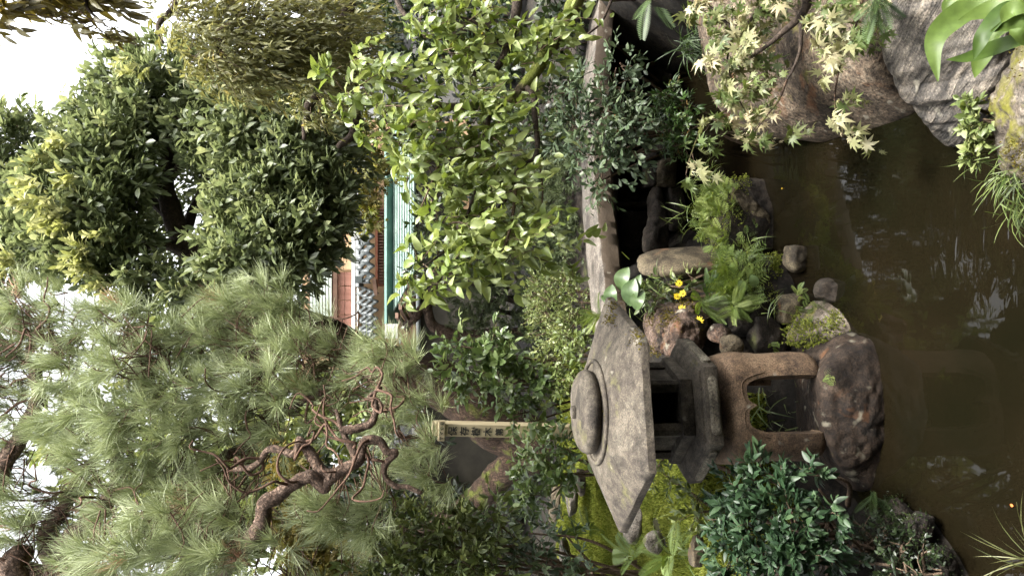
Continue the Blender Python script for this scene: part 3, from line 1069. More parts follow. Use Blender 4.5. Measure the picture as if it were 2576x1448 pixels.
# ------------------------------------------------------------------ sign post of the protected tree
SD = 5.0
st = P(1410, 1088, SD)
st[2] = ground_z(st[0], st[1])[0]
sp = thing('sign_post', tuple(st), 'weathered wooden post with black painted characters beside the thick trunk', 'sign')
M['postwood'] = plain_mat('weathered_post', (0.25, 0.20, 0.115), (0.38, 0.32, 0.20), 5.0, 0.75, (8, 8, 0.7), 0.2)
M['ink'] = plain_mat('black_ink', (0.006, 0.006, 0.006), (0.014, 0.013, 0.012), 20, 0.6, bump=0.0)
top = P(1093, 1076, SD)
ax_up = nrm(top - st)
hgt = np.linalg.norm(top - st)
ex = nrm(np.cross(ax_up, np.array([0.10, 1, 0])))    # to the right
ex = ex if ex[0] > 0 else -ex
ey = nrm(np.cross(ax_up, ex))                         # away from the viewer
if ey[1] < 0:
    ey = -ey
PM = Matrix(np.stack([ex, ey, ax_up], -1).tolist()).to_4x4()
PM.translation = Vector(st.tolist())
W = 0.043
MB().box(-W, W, -W, W, -0.3, hgt, PM).build('post', M['postwood'], sp, bevel=0.004)
pt = [(-W, -W, hgt + 0.012), (W, -W, hgt + 0.012), (W, W, hgt + 0.012), (-W, W, hgt + 0.012), (0, 0, hgt + 0.055)]
v8 = [tuple(PM @ Vector(p)) for p in pt]
bt = [tuple(PM @ Vector((a * 0.93, b_ * 0.93, hgt - 0.002))) for a, b_ in ((-W, -W), (W, -W), (W, W), (-W, W))]
MB().add(v8 + bt, [(0, 1, 4), (1, 2, 4), (2, 3, 4), (3, 0, 4), (5, 6, 1, 0), (6, 7, 2, 1), (7, 8, 3, 2), (8, 5, 0, 3)]).build('post_cap', M['postwood'], sp)
pz = hgt - 0.045
pl = MB().box(-W - 0.026, W + 0.026, -W - 0.022, -W - 0.001, pz - 0.022, pz + 0.022, PM).build('name_plate', M['postwood'], sp, bevel=0.003)


def text_mesh(ch, size, Mx, mat, parent, name):
    cu = bpy.data.curves.new(name, 'FONT')
    cu.body = ch
    cu.size = size
    cu.align_x = 'CENTER'
    cu.align_y = 'CENTER'
    cu.extrude = 0.0008
    cu.offset = size * 0.012
    ob = bpy.data.objects.new('tmp', cu)
    col.objects.link(ob)
    dg = bpy.context.evaluated_depsgraph_get()
    me = bpy.data.meshes.new_from_object(ob.evaluated_get(dg))
    bpy.data.objects.remove(ob)
    bpy.data.curves.remove(cu)
    # centre the glyph on its own bounds
    co = np.array([v.co[:] for v in me.vertices])
    if len(co):
        c = 0.5 * (co.max(0) + co.min(0))
        for v in me.vertices:
            v.co = Mx @ Vector((v.co.x - c[0], v.co.y - c[1], v.co.z))
    me.materials.clear()
    return link(name, me, mat, parent)


def face_matrix(u, h, yoff):
    R = Matrix(np.stack([ex, ax_up, -ey], -1).tolist()).to_4x4()
    R.translation = PM @ Vector((u, yoff, h))
    return R


for k, ch in enumerate('保存樹木第'):
    text_mesh(ch, 0.064 if k < 4 else 0.055, face_matrix(-0.004, hgt - 0.118 - 0.078 * k, -W - 0.0022), M['ink'], sp, 'painted_character')
for k, ch in enumerate('ヤマモモ'):
    text_mesh(ch, 0.029, face_matrix(-0.049 + 0.033 * k, pz, -W - 0.024), M['ink'], pl, 'painted_character')
for k in range(22):
    h = hgt - 0.12 - k * 0.021
    MB().box(-W - 0.0018, -W - 0.0005, -0.035, -0.035 + rng.uniform(0.012, 0.03), h - 0.004, h + rng.uniform(0.002, 0.006), PM).build('painted_stroke', M['ink'], sp)

# ------------------------------------------------------------------ stone bridge
near = [(800, 1532, 4.20), (745, 1524, 4.28), (600, 1508, 4.45), (425, 1494, 4.62), (200, 1492, 4.85), (0, 1508, 5.08), (-160, 1530, 5.25)]
ln = smooth_line(np.array([P(x, y, D) for y, x, D in near]), 8)
tg = nrm(np.gradient(ln, axis=0) * np.array([1, 1, 0]))
back = np.stack([-tg[:, 1], tg[:, 0], np.zeros(len(tg))], -1)
back = np.where((back[:, 1:2] < 0), -back, back)
sec = [(0.012, -0.118), (0.0, -0.108), (0.0, -0.06), (0.0, -0.006), (0.006, 0.0), (0.06, 0.002), (0.18, 0.008), (0.31, 0.004), (0.355, 0.0), (0.367, -0.012), (0.37, -0.06), (0.365, -0.10), (0.35, -0.118), (0.18, -0.122)]
fine = np.linspace(0, len(ln) - 1, 130)
li = np.stack([np.interp(fine, np.arange(len(ln)), ln[:, i]) for i in range(3)], -1)
bi = np.stack([np.interp(fine, np.arange(len(ln)), back[:, i]) for i in range(3)], -1)
S = len(sec)
V = np.stack([li + bi * a + np.array([0, 0, b_]) for a, b_ in sec], 1)
V = V + 0.004 * np.stack([fbm(V.reshape(-1, 3) * 14 + 5 * i, 4).reshape(V.shape[:2]) for i in range(3)], -1)
Vf = V.reshape(-1, 3)
i_, j_ = np.arange(len(li) - 1)[:, None] * S, np.arange(S)[None]
Q = np.stack([i_ + j_, i_ + (j_ + 1) % S, i_ + S + (j_ + 1) % S, i_ + S + j_], -1).reshape(-1, 4)
cap = [tuple(range(S)), tuple(range(len(Vf) - S, len(Vf)))]
capT = [(0, k, k + 1) for k in range(1, S - 1)] + [(len(Vf) - S, len(Vf) - S + k + 1, len(Vf) - S + k) for k in range(1, S - 1)]
brc = Vf.mean(0)
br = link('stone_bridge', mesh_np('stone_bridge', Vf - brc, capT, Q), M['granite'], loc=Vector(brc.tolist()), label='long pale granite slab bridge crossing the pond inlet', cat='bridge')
br.data.set_sharp_from_angle(angle=math.radians(50))

# ------------------------------------------------------------------ stone lantern
LX, LY, LT = -0.552, 3.25, math.radians(12.5)
LZ0 = 0.215
LE = np.array([math.cos(LT), math.sin(LT), 0])
LN = np.array([math.sin(LT), -math.cos(LT), 0])


def lp(u, v, z):
    return np.array([LX, LY, 0]) + LE * u + LN * v + np.array([0, 0, z])


lt = thing('stone_lantern', (LX, LY, LZ0), 'wide-roofed granite lantern on arched legs standing on a brown stone by the water', 'lantern')


def hex_r(phi):
    """radius factor of a hexagon with a flat side facing phi = 90 degrees"""
    a = (np.asarray(phi) - math.radians(90)) % math.radians(60)
    a = np.where(a > math.radians(30), a - math.radians(60), a)
    return math.cos(math.radians(30)) / np.cos(a)


def hex_lathe(profile, nper=12, hexness=None, noise=0.0, closed=True):
    """profile: rows (r, z[, hexness]); corner radius r"""
    phis = np.concatenate([math.radians(60 * k) + np.linspace(0, math.radians(60), nper, endpoint=False) for k in range(6)])
    V = []
    for row in profile:
        r, z = row[:2]
        h = row[2] if len(row) > 2 else 1.0
        rr = r * (h * hex_r(phis) + (1 - h))
        u, v = rr * np.cos(phis), rr * np.sin(phis)
        V.append(np.stack([lp(a, c, z) for a, c in zip(u, v)]))
    V = np.array(V)
    n, s = V.shape[:2]
    V = V.reshape(-1, 3)
    if noise:
        V = V + noise * np.stack([fbm(V * 9 + 7 * i, 4) for i in range(3)], -1)
    i, j = np.arange(n - 1)[:, None] * s, np.arange(s)[None]
    Q = np.stack([i + j, i + (j + 1) % s, i + s + (j + 1) % s, i + s + j], -1).reshape(-1, 4)
    T = []
    if closed:
        V = np.vstack([V, V[:s].mean(0), V[-s:].mean(0)])
        T = [(len(V) - 2, (k + 1) % s, k) for k in range(s)] + [(len(V) - 1, (n - 1) * s + k, (n - 1) * s + (k + 1) % s) for k in range(s)]
    me = mesh_np('part', V, T, Q)
    me.set_sharp_from_angle(angle=math.radians(38))
    return me


# roof: wide shallow six-sided umbrella
RR = 0.522
prof = [(0.20, 1.045, 0.3), (RR - 0.05, 1.062), (RR - 0.012, 1.058), (RR, 1.062), (RR, 1.075), (RR - 0.002, 1.092), (RR - 0.010, 1.099)]
for t in np.linspace(0.06, 1, 12):
    r_ = (RR - 0.010) * (1 - t) + 0.17 * t
    z_ = 1.099 + 0.088 * t ** 0.92 + 0.014 * math.sin(t * math.pi)
    prof.append((r_, z_, 1 - 0.75 * max(0, (t - 0.35) / 0.65)))
prof.append((0.05, 1.19, 0))
roof_me = hex_lathe(prof, 14, noise=0.0016)
roof = link('roof', roof_me, M['lantern'], lt)
V, T, Q = tube_arrays(np.array([lp(0.225 * math.cos(a), 0.225 * math.sin(a), 1.182) for a in np.linspace(0, 2 * math.pi, 73)]), np.full(73, 0.011), 8)
link('collar', mesh_np('collar', V, T, Q), M['lantern'], roof)
jewel = link('cap_stone', hex_lathe([(0.13, 1.180, 0), (0.160, 1.184, 0), (0.178, 1.195, 0), (0.186, 1.212, 0), (0.186, 1.226, 0), (0.177, 1.243, 0), (0.155, 1.256, 0), (0.11, 1.265, 0), (0.05, 1.269, 0)], 10, noise=0.003), M['lantern'], lt)
link('cap_knob', hex_lathe([(0.028, 1.262, 0), (0.030, 1.276, 0), (0.026, 1.286, 0), (0.012, 1.289, 0)], 4), M['lantern'], jewel)
# light box
fb = link('fire_box', hex_lathe([(0.235, 0.795), (0.238, 0.80), (0.238, 0.842), (0.234, 0.848), (0.19, 0.85)], 3, noise=0.002), M['lantern'], lt)
link('fire_box_lintel', hex_lathe([(0.19, 1.01), (0.222, 1.011), (0.222, 1.056), (0.19, 1.057)], 3), M['lantern'], fb)
for k in range(6):
    a0 = math.radians(60 * k)
    c = lp(0.20 * math.cos(a0), 0.20 * math.sin(a0), 0)
    o = np.array([math.cos(a0), math.sin(a0)])
    d1 = LE * o[0] + LN * o[1]
    d2 = np.array([-d1[1], d1[0], 0])
    mb = MB()
    vv = [c + d1 * a + d2 * b_ + np.array([0, 0, z]) for z in (0.846, 1.012) for a, b_ in ((0.016, -0.012), (0.016, 0.012), (-0.012, 0.034), (-0.032, 0.02), (-0.032, -0.02), (-0.012, -0.034))]
    mb.add(vv, [(5, 4, 3, 2, 1, 0), (6, 7, 8, 9, 10, 11)] + [(q, (q + 1) % 6, 6 + (q + 1) % 6, 6 + q) for q in range(6)])
    mb.build('corner_post', M['lantern'], fb, bevel=0.003)
    if k in (2, 3, 4, 5, 0):      # closed sides; the side facing the pond is open
        am = math.radians(60 * k + 30)
        dn = LE * math.cos(am) + LN * math.sin(am)
        if dn @ LN > 0.9:
            continue
        dt = np.array([-dn[1], dn[0], 0])
        cc = lp(0, 0, 0) + dn * 0.158
        vv = [cc + dn * a + dt * b_ + np.array([0, 0, z]) for z in (0.847, 1.011) for a, b_ in ((-0.012, -0.09), (0.012, -0.09), (0.012, 0.09), (-0.012, 0.09))]
        MB().add(vv, [(3, 2, 1, 0), (4, 5, 6, 7), (0, 1, 5, 4), (1, 2, 6, 5), (2, 3, 7, 6), (3, 0, 4, 7)]).build('side_panel', M['lantern'], fb)
# platform
plat = link('platform', hex_lathe([(0.19, 0.665), (0.235, 0.672), (0.30, 0.700), (0.322, 0.706), (0.326, 0.712), (0.326, 0.762), (0.322, 0.769), (0.300, 0.774), (0.297, 0.781), (0.262, 0.792), (0.20, 0.7935)], 10, noise=0.003), M['lantern'], lt)
for k in range(6):
    am = math.radians(60 * k + 30)
    dn = LE * math.cos(am) + LN * math.sin(am)
    dt = np.array([-dn[1], dn[0], 0])
    cc = lp(0, 0, 0.737) + dn * (0.326 * math.cos(math.radians(30)) - 0.004)
    ring = []
    for s_, (hx, hz, th) in enumerate(((0.122, 0.020, 0.0), (0.122, 0.020, 0.014), (0.112, 0.012, 0.017))):
        for q in range(24):
            a = 2 * math.pi * q / 24
            cx = (1 if math.cos(a) >= 0 else -1) * (hx - hz)
            ring.append(cc + dt * (cx + hz * math.cos(a)) + np.array([0, 0, hz * math.sin(a)]) + dn * th)
    mb = MB()
    fc = [tuple(48 + q for q in range(24))]
    for l_ in (0, 1):
        fc += [(l_ * 24 + q, l_ * 24 + (q + 1) % 24, (l_ + 1) * 24 + (q + 1) % 24, (l_ + 1) * 24 + q) for q in range(24)]
    mb.add(ring, fc).build('relief_panel', M['lantern_panel'], plat)
# legs: a square bell with an ogee arch cut in each side
zt = [LZ0, LZ0 + 0.02, 0.30, 0.38, 0.46, 0.53, 0.57, 0.60, 0.625, 0.643, 0.655, 0.660]
at_ = [0.232, 0.242, 0.246, 0.242, 0.240, 0.243, 0.246, 0.246, 0.240, 0.226, 0.205, 0.17]
HALF = 27.5


def arch_z(t):
    """height of the arch edge, t from -1 to 1 across the opening: two lobes meeting in a small downward point"""
    a = abs(t)
    lob = 0.556 + 0.012 * math.sin(math.pi * min(1, a / 0.9))
    cusp = 0.030 * max(0, 1 - a / 0.22) ** 1.6
    corner = 0.10 * max(0, (a - 0.62) / 0.38) ** 2.6
    return lob - cusp - corner


def sup(phi, a, p=4.2):
    c, s = math.cos(phi), math.sin(phi)
    r_ = a / (abs(c) ** p + abs(s) ** p) ** (1 / p)
    return r_ * c, r_ * s


bm = bmesh.new()
cache = {}


def leg_vert(deg, z, tag=''):
    key = (round(deg % 360, 3), round(z, 4))
    if key not in cache:
        a = np.interp(z, zt, at_)
        u, v = sup(math.radians(deg), a)
        cache[key] = bm.verts.new(lp(u, v, z))
    return cache[key]


zleg = [LZ0, LZ0 + 0.012] + list(np.linspace(LZ0 + 0.03, arch_z(1.0), 10)) 
NZ = 12
for f_ in range(4):
    c0 = 90 * f_ + 90
    cols = [(c0 + HALF * t, arch_z(t)) for t in np.linspace(-1, 1, 41)]
    rows = np.linspace(0, 1, NZ)
    for (d0, b0), (d1, b1) in zip(cols[:-1], cols[1:]):
        for k in range(NZ - 1):
            z00, z01 = b0 + (0.66 - b0) * rows[k], b0 + (0.66 - b0) * rows[k + 1]
            z10, z11 = b1 + (0.66 - b1) * rows[k], b1 + (0.66 - b1) * rows[k + 1]
            bm.faces.new([leg_vert(d0, z00), leg_vert(d1, z10), leg_vert(d1, z11), leg_vert(d0, z01)])
    up_rows = list(arch_z(1.0) + (0.66 - arch_z(1.0)) * rows)
    lz = zleg[:-1] + up_rows
    degs = np.linspace(c0 + HALF, c0 + 90 - HALF, 15)
    for d0, d1 in zip(degs[:-1], degs[1:]):
        for z0, z1 in zip(lz[:-1], lz[1:]):
            bm.faces.new([leg_vert(d0, z0), leg_vert(d1, z0), leg_vert(d1, z1), leg_vert(d0, z1)])
topring = sorted([k for k in cache if abs(k[1] - 0.66) < 1e-3])
bm.faces.new([cache[k] for k in topring])
bmesh.ops.recalc_face_normals(bm, faces=bm.faces)
bmesh.ops.solidify(bm, geom=list(bm.faces), thickness=0.072)
bmesh.ops.recalc_face_normals(bm, faces=bm.faces)
me = bpy.data.meshes.new('leg_frame')
bm.to_mesh(me)
bm.free()
co = np.array([v.co[:] for v in me.vertices])
co = co + 0.0025 * np.stack([fbm(co * 12 + 7 * i, 4) for i in range(3)], -1)
me.vertices.foreach_set('co', co.astype(np.float32).ravel())
for p_ in me.polygons:
    p_.use_smooth = True
me.update()
me.set_sharp_from_angle(angle=math.radians(45))
legs = link('leg_frame', me, M['lantern_leg'], lt)
for f_ in range(4):
    c0 = 90 * f_ + 90
    line = []
    for t in np.linspace(-1.0, 1.0, 49):
        z = arch_z(t) + 0.022
        dg = c0 + (HALF + 3.2) * t
        a = np.interp(z, zt, at_)
        u, v = sup(math.radians(dg), a + 0.0005)
        line.append(lp(u, v, z))
    V, T, Q = tube_arrays(np.array(line), np.full(len(line), 0.0026), 6)
    link('arch_moulding', mesh_np('arch_moulding', V, T, Q), M['lantern_leg'], legs)
# moss on the roof
moss_pts = [(1535, 805), (1605, 845), (1598, 870), (1530, 960), (1532, 1000), (1540, 770), (1528, 1040)]
VV = []
pp, dd = [], []
for (x, y) in moss_pts:
    for _ in range(70):
        xx, yy = x + rng.normal() * 9, y + rng.normal() * (9 if x != 1530 else 14)
        # march the sight line onto the roof cone
        for D in np.linspace(2.6, 3.5, 60):
            q = P(xx, yy, D)
            r_ = math.hypot(q[0] - LX, q[1] - LY)
            zr = np.interp(r_, [0.0, 0.2, 0.35, 0.5], [1.19, 1.18, 1.148, 1.10])
            if q[2] < zr:
                pp.append(q)
                break
pp = np.array(pp)
V, T, R_ = scatter([MOSSTUFT], pp, nrm(np.array([0, 0, 1.0]) + 0.6 * rng.normal(size=pp.shape)), rng.normal(size=pp.shape), 0.008 + 0.006 * rng.random(len(pp)), rng.random(len(pp)))
link('moss', mesh_np('moss', V, T, rnd=R_, smooth=False), M['moss_brown'], roof, kind='stuff')

# ------------------------------------------------------------------ stones
# the stone under the lantern
hull_rock('base_stone', 'dark brown base stone with pale lichen under the lantern legs',
          [(2058, 862, 3.22), (2050, 960, 3.02), (2062, 1080, 2.98), (2098, 1190, 3.05), (2010, 1180, 3.55), (1985, 880, 3.6), (2120, 818, 3.2),
           (2080, 900, 2.98), (2092, 1130, 2.94), (2150, 1245, 3.05), (2170, 826, 3.12)], M['baserock'],
          extra=[(-0.95, 3.0, -0.2), (-0.16, 3.0, -0.2), (-0.95, 3.6, -0.2), (-0.15, 3.55, -0.2), (-0.54, 2.90, 0.06), (-0.54, 2.91, -0.2), (-0.75, 2.94, 0.03), (-0.33, 2.94, 0.05)], k=20, sub=6, amp=0.035, freq=5, ridge=0.022)
s_edge = hull_rock('edge_stone', 'rounded stone capped with green moss right beside the lantern base stone',
                   [(1962, 862, 3.5), (1985, 800, 3.55), (2032, 755, 3.5), (2095, 748, 3.35), (2138, 772, 3.22), (2150, 812, 3.15), (2080, 850, 3.2), (2040, 820, 3.3)],
                   M['mossrock'], extra=[(-0.1, 3.2, -0.2), (-0.35, 3.1, -0.2), (-0.3, 3.6, -0.2), (0.0, 3.5, -0.2)], k=12, sub=5, amp=0.03)
moss_on(s_edge, M['moss'], 2600, 0.013, upmin=0.3, thresh=-0.25)
rock('edge_stone', 'squared pinkish stone behind the moss-capped edge stone', 1985, 775, 3.62, 42, 44, 45, M['tanrock'], 3, 12, k=14)
rock('edge_stone', 'long dark stone at the waterline right of the moss-capped stone', 2092, 728, 3.34, 50, 34, 40, M['darkrock'], 4, 20)
rock('water_stone', 'pointed lone stone standing in the pond water', 2003, 655, 3.62, 40, 37, 42, M['tanrock'], 5, 8, k=9)
isl = hull_rock('island_stone', 'large dark mossy stone rising from the pond below the bridge',
                [(1742, 520, 4.25), (1752, 590, 4.2), (1760, 470, 4.2), (1800, 435, 4.05), (1880, 440, 4.0), (1935, 500, 3.93), (1945, 560, 3.9), (1925, 625, 3.88), (1850, 640, 3.9), (1790, 645, 4.05), (1810, 530, 3.88)],
                M['darkrock'], below=0.25, k=12, sub=5, amp=0.05, freq=4, ridge=0.03)
rock('island_stone', 'long pale cracked stone lying along the island stone front', 1893, 530, 3.93, 24, 84, 22, M['tanrock'], 8, -50, ridge=0.08, k=9, sub=5, amp=0.07, freq=5)
rdg = hull_rock('ridge_stone', 'fern covered ridge stone between the island stone and the lantern',
                [(1795, 650, 3.95), (1830, 632, 3.85), (1900, 650, 3.78), (1960, 690, 3.7), (1965, 740, 3.65), (1900, 790, 3.6), (1800, 740, 3.8), (1850, 700, 3.68)],
                M['darkrock'], below=0.25, k=10, sub=5, amp=0.05, freq=4, ridge=0.03)
hull_rock('abutment_boulder', 'big smooth tan boulder under the near end of the bridge',
          [(1578, 650, 4.45), (1600, 625, 4.45), (1680, 614, 4.4), (1770, 620, 4.3), (1775, 690, 4.15), (1590, 700, 4.3), (1650, 705, 4.15), (1600, 665, 4.28), (1720, 670, 4.1)],
          M['tanrock'], below=0.1, k=9, sub=5, amp=0.02, freq=3)
lava = hull_rock('lava_stone', 'rough pitted reddish stone right behind the lantern light box',
                 [(1602, 820, 4.15), (1612, 770, 4.15), (1680, 752, 4.0), (1760, 758, 3.8), (1790, 800, 3.7), (1770, 880, 3.65), (1690, 905, 3.75), (1640, 890, 3.95), (1700, 820, 3.62)],
                 M['lava'], below=0.0, extra=[tuple(P(1800, 800, 4.1)), tuple(P(1760, 900, 4.1))], k=10, sub=6, amp=0.075, freq=6, ridge=0.05)
moss_on(lava, M['moss_brown'], 2500, 0.009, upmin=0.1, thresh=0.15, seedscale=9)
rock('round_stone', 'small rounded brown stone close behind the lantern platform', 1842, 872, 3.52, 40, 38, 42, M['tanrock'], 11, k=6, planes=26)
rock('round_stone', 'brown mossy stone topping the pair below the pitted stone', 1812, 838, 3.62, 36, 34, 40, M['lava'], 12, k=6, planes=26)
rock('waterline_stone', 'dark stone at the waterline behind the lantern legs', 1930, 850, 3.62, 50, 60, 45, M['darkrock'], 13)
rock('waterline_stone', 'dark wet stone under the hanging ferns of the ridge', 1900, 800, 3.66, 60, 50, 45, M['darkrock'], 14)
# stones in the shade under the bridge
rock('shade_stone', 'round brown stone in the wall under the bridge', 1668, 436, 5.2, 33, 36, 36, M['tanrock'], 21, k=9)
for i, (x, y, rx, ry, lab) in enumerate([
        (1638, 388, 15, 20, 'small stone highest in the cluster above the round stone under the bridge'),
        (1660, 382, 14, 24, 'middle small stone in the cluster beside the round stone under the bridge'),
        (1684, 384, 12, 15, 'lowest small stone in the cluster beside the round stone under the bridge'),
        (1640, 440, 16, 36, 'narrow greenish stone above the round stone under the bridge'),
        (1650, 520, 22, 60, 'upper of two long dark stones in the shade under the bridge'),
        (1690, 520, 28, 66, 'lower of two long dark stones in the shade under the bridge')]):
    rock('shade_stone', lab, x, y, 5.25, rx, ry, 40, M['darkrock'], 22 + i, k=9)
hull_rock('shade_slab', 'upright greenish slab of rock under the near half of the bridge',
          [(1610, 600, 5.1), (1615, 640, 5.05), (1635, 520, 5.1), (1650, 480, 5.1), (1660, 560, 5.0), (1655, 640, 5.0), (1640, 600, 4.98)], M['darkrock'], below=-0.2, k=14, sub=4, amp=0.06, freq=6)
hull_rock('shade_boulder', 'dark boulder at the right end of the shaded inlet',
          [(1600, -60, 5.9), (1600, 200, 5.9), (1680, 330, 5.8), (1760, 330, 5.5), (1640, 120, 5.6), (1720, 150, 5.3), (1700, -100, 5.3), (1760, 200, 5.3)], M['darkrock'], below=0.2, k=10, sub=5, amp=0.05)
rock('shade_boulder', 'dark boulder deep in the inlet behind the long stones', 1610, 420, 6.0, 90, 150, 60, M['darkrock'], 31, sub=4)
rock('shade_boulder', 'dark boulder deep in the inlet behind the greenish slab', 1630, 640, 5.6, 80, 110, 50, M['darkrock'], 32, sub=4)
hull_rock('added_shade_ledge', 'added hidden ledge stone that casts shade over the inlet behind the bridge', [], M['darkrock'],
          extra=[(x_, y_ + 0.25 * x_ * (y_ < 5.2), z_) for x_ in (-0.35, 2.6) for y_, z_ in ((4.98, 0.50), (4.98, 0.70), (6.9, 0.45), (6.9, 0.86))], k=24, sub=5, amp=0.015)  # hidden slab added to keep light out of the inlet
rock('bridge_pier', 'stone pier holding up the far end of the bridge at the right edge', 1555, 22, 5.2, 40, 30, 40, M['granite'], 33, k=16)
# right bank
gb = hull_rock('granite_boulder', 'large speckled granite boulder on the right bank with maple leaves over it',
               [(1862, 345, 3.86), (2000, 362, 3.56), (2130, 364, 3.22), (2230, 338, 2.97), (2312, 296, 2.70), (1780, 270, 3.95), (1796, 190, 3.9), (1825, 80, 3.75),
                (1850, 0, 3.65), (2000, 60, 3.02), (2110, 100, 2.78), (2212, 190, 2.62), (2100, -60, 2.7), (1900, -150, 3.3), (1930, 270, 3.45), (2150, 270, 2.95)],
               M['boulder'], extra=[(1.9, 3.9, 0.55), (1.9, 2.8, 0.6), (1.7, 4.0, -0.3), (1.7, 2.6, -0.3), (0.80, 3.8, -0.3), (0.68, 2.75, -0.3)], k=22, sub=6, amp=0.012, freq=5, ridge=0.006)
sl = hull_rock('slate_stone', 'grey layered slate stone with wavy bands on the right bank',
               [(2222, 190, 2.50), (2245, 222, 2.5), (2318, 305, 2.56), (2345, 345, 2.56), (2388, 384, 2.48), (2440, 345, 2.35), (2480, 262, 2.22), (2505, 200, 2.15), (2500, 0, 2.05), (2235, 0, 2.45), (2300, -80, 2.3)],
               M['slate'], extra=[(1.4, 2.6, 0.3), (1.4, 1.9, 0.5), (1.0, 1.9, -0.3), (0.62, 2.3, -0.3), (1.4, 2.6, -0.3), (0.55, 2.5, -0.3), (0.70, 2.62, -0.3)], k=22, sub=6, amp=0.02, freq=4, strata=0.034)
rr_ = hull_rock('bank_stone', 'pale rugged stone with orange moss in the lower right corner of the bank',
                [(2474, 250, 2.14), (2470, 330, 2.15), (2488, 420, 2.2), (2508, 474, 2.25), (2560, 492, 2.2), (2540, 150, 1.98), (2600, 60, 1.88), (2660, 300, 1.78), (2660, 480, 1.93)],
                M['mossrock'], extra=[(0.95, 1.8, 0.25), (0.95, 1.5, -0.3), (0.3, 1.6, -0.3), (0.34, 2.15, -0.3), (0.6, 2.3, -0.3)], k=14, sub=6, amp=0.045, freq=5, ridge=0.05)
moss_on(rr_, M['moss_brown'], 1600, 0.008, thresh=0.28, seedscale=14, upmin=-0.2)
# stones on the moss slope at the left
for (x, y, D, rx, ry, rd, seed, mat, lab) in [
        (1592, 1325, 3.95, 24, 52, 30, 41, 'palerock', 'pale knobbly stone in the moss left of the lantern roof'),
        (1645, 1362, 3.75, 30, 30, 28, 42, 'palerock', 'pale stone half hidden by ferns below the knobbly stone'),
        (1752, 1380, 3.3, 20, 40, 30, 43, 'tanrock', 'brown root-like stone at the lower edge of the moss slope'),
        (1438, 1250, 5.2, 17, 48, 30, 44, 'palerock', 'grey flat stone at the top of the moss slope'),
        (1460, 1215, 4.95, 9, 40, 30, 45, 'tanrock', 'thin brown stepping stone set in the moss above the lantern roof edge'),
        (1395, 1270, 5.5, 12, 50, 30, 46, 'tanrock', 'long low stone edging the planting by the trunk'),
        (1420, 1390, 4.8, 14, 42, 30, 47, 'palerock', 'pale flat stone near the left edge of the moss slope'),
        (1385, 1195, 5.6, 22, 28, 25, 48, 'tanrock', 'brown stone at the foot of the thick trunk')]:
    rock('moss_stone', lab, x, y, D, rx, ry, rd, M[mat], seed, k=9, ridge=0.03)

for (x, y, D, rx, ry, rd, seed, lab) in [
        (2300, 1345, 2.62, 40, 60, 60, 61, 'dark low bank stone at the lower left waterline below the fern'),
        (2365, 1425, 2.5, 36, 56, 60, 62, 'dark bank stone nearest the lower left corner grass'),
        (2255, 1290, 2.78, 30, 46, 50, 63, 'dark wet bank stone just left of the lantern base stone'),
        (2240, 1420, 2.62, 44, 60, 60, 64, 'dark bank stone under the low leaves at the lower left edge')]:
    s_ = rock('bank_stone', lab, x, y, D, rx, ry, rd, M['darkrock'], seed, k=8, amp=0.09, freq=5, ridge=0.04)
    moss_on(s_, M['lf_dark'], 700, 0.012, thresh=0.0)

# moss carpet on the left slope
n = 150000
px_ = np.stack([rng.uniform(-2.6, -0.55, n), rng.uniform(3.25, 5.9, n)], -1)
zz = ground_z(px_[:, 0], px_[:, 1])
q = np.stack([px_[:, 0], px_[:, 1], zz], -1)
keep = (pond_distance(px_[:, 0], px_[:, 1]) > 0.16) & (fbm(q * np.array([1.6, 1.6, 0]) + 4, 3) > -0.75)
q = q[keep]
V, T, R_ = scatter([MOSSTUFT], q, nrm(np.array([0, 0, 1.0]) + 0.45 * rng.normal(size=q.shape)), rng.normal(size=q.shape), 0.018 + 0.020 * rng.random(len(q)),
                   np.clip(0.5 + 0.5 * fbm(q * 5.0, 2) + 0.25 * rng.normal(size=len(q)), 0, 1))
link('moss_carpet', mesh_np('moss_carpet', V, T, rnd=R_, smooth=False), M['moss'], kind='stuff', label='bright yellow green moss carpet on the slope left of the lantern', cat='moss')

# ------------------------------------------------------------------ leaf shape sets
T_BAY = [tpl_leaf(0.38, 5, 0.60, 0.25, 0.25), tpl_leaf(0.42, 5, 0.60, 0.35, 0.05), tpl_leaf(0.36, 5, 0.58, 0.2, 0.45)]
T_SMALL = [tpl_leaf(0.44, 4, 0.5, 0.25, 0.2), tpl_leaf(0.50, 4, 0.5, 0.3, 0.0)]
T_LANCE = [tpl_leaf(0.30, 5, 0.40, 0.3, 0.3), tpl_leaf(0.26, 5, 0.40, 0.35, 0.5)]
T_OVATE = [tpl_leaf(0.50, 7, 0.40, 0.22, 0.30, 0.12, 0.02), tpl_leaf(0.56, 7, 0.36, 0.35, 0.10, 0.12, 0.03), tpl_leaf(0.46, 7, 0.42, 0.7, 0.5, 0.12), tpl_leaf(0.50, 7, 0.40, 1.0, 0.35, 0.12), tpl_leaf(0.44, 7, 0.38, 0.3, 0.75, 0.12, 0.03), tpl_leaf(0.58, 7, 0.40, 0.5, -0.1, 0.12, 0.02)]
T_CAM = [tpl_leaf(0.50, 6, 0.48, 0.25, 0.18, 0.06), tpl_leaf(0.46, 6, 0.46, 0.35, 0.30, 0.06)]
T_SPOON = [tpl_leaf(0.40, 6, 0.68, 0.20, 0.12), tpl_leaf(0.44, 6, 0.66, 0.30, -0.1)]
T_NAND = [tpl_leaf(0.36, 6, 0.42, 0.35, 0.22), tpl_leaf(0.40, 6, 0.42, 0.25, 0.10)]
T_MAPLE = [tpl_maple(0.15), tpl_maple(0.5), tpl_maple(0.9)]
T_FROND = [tpl_frond(20, 0.40, 0.35), tpl_frond(19, 0.44, 0.6), tpl_frond(21, 0.36, 0.15)]
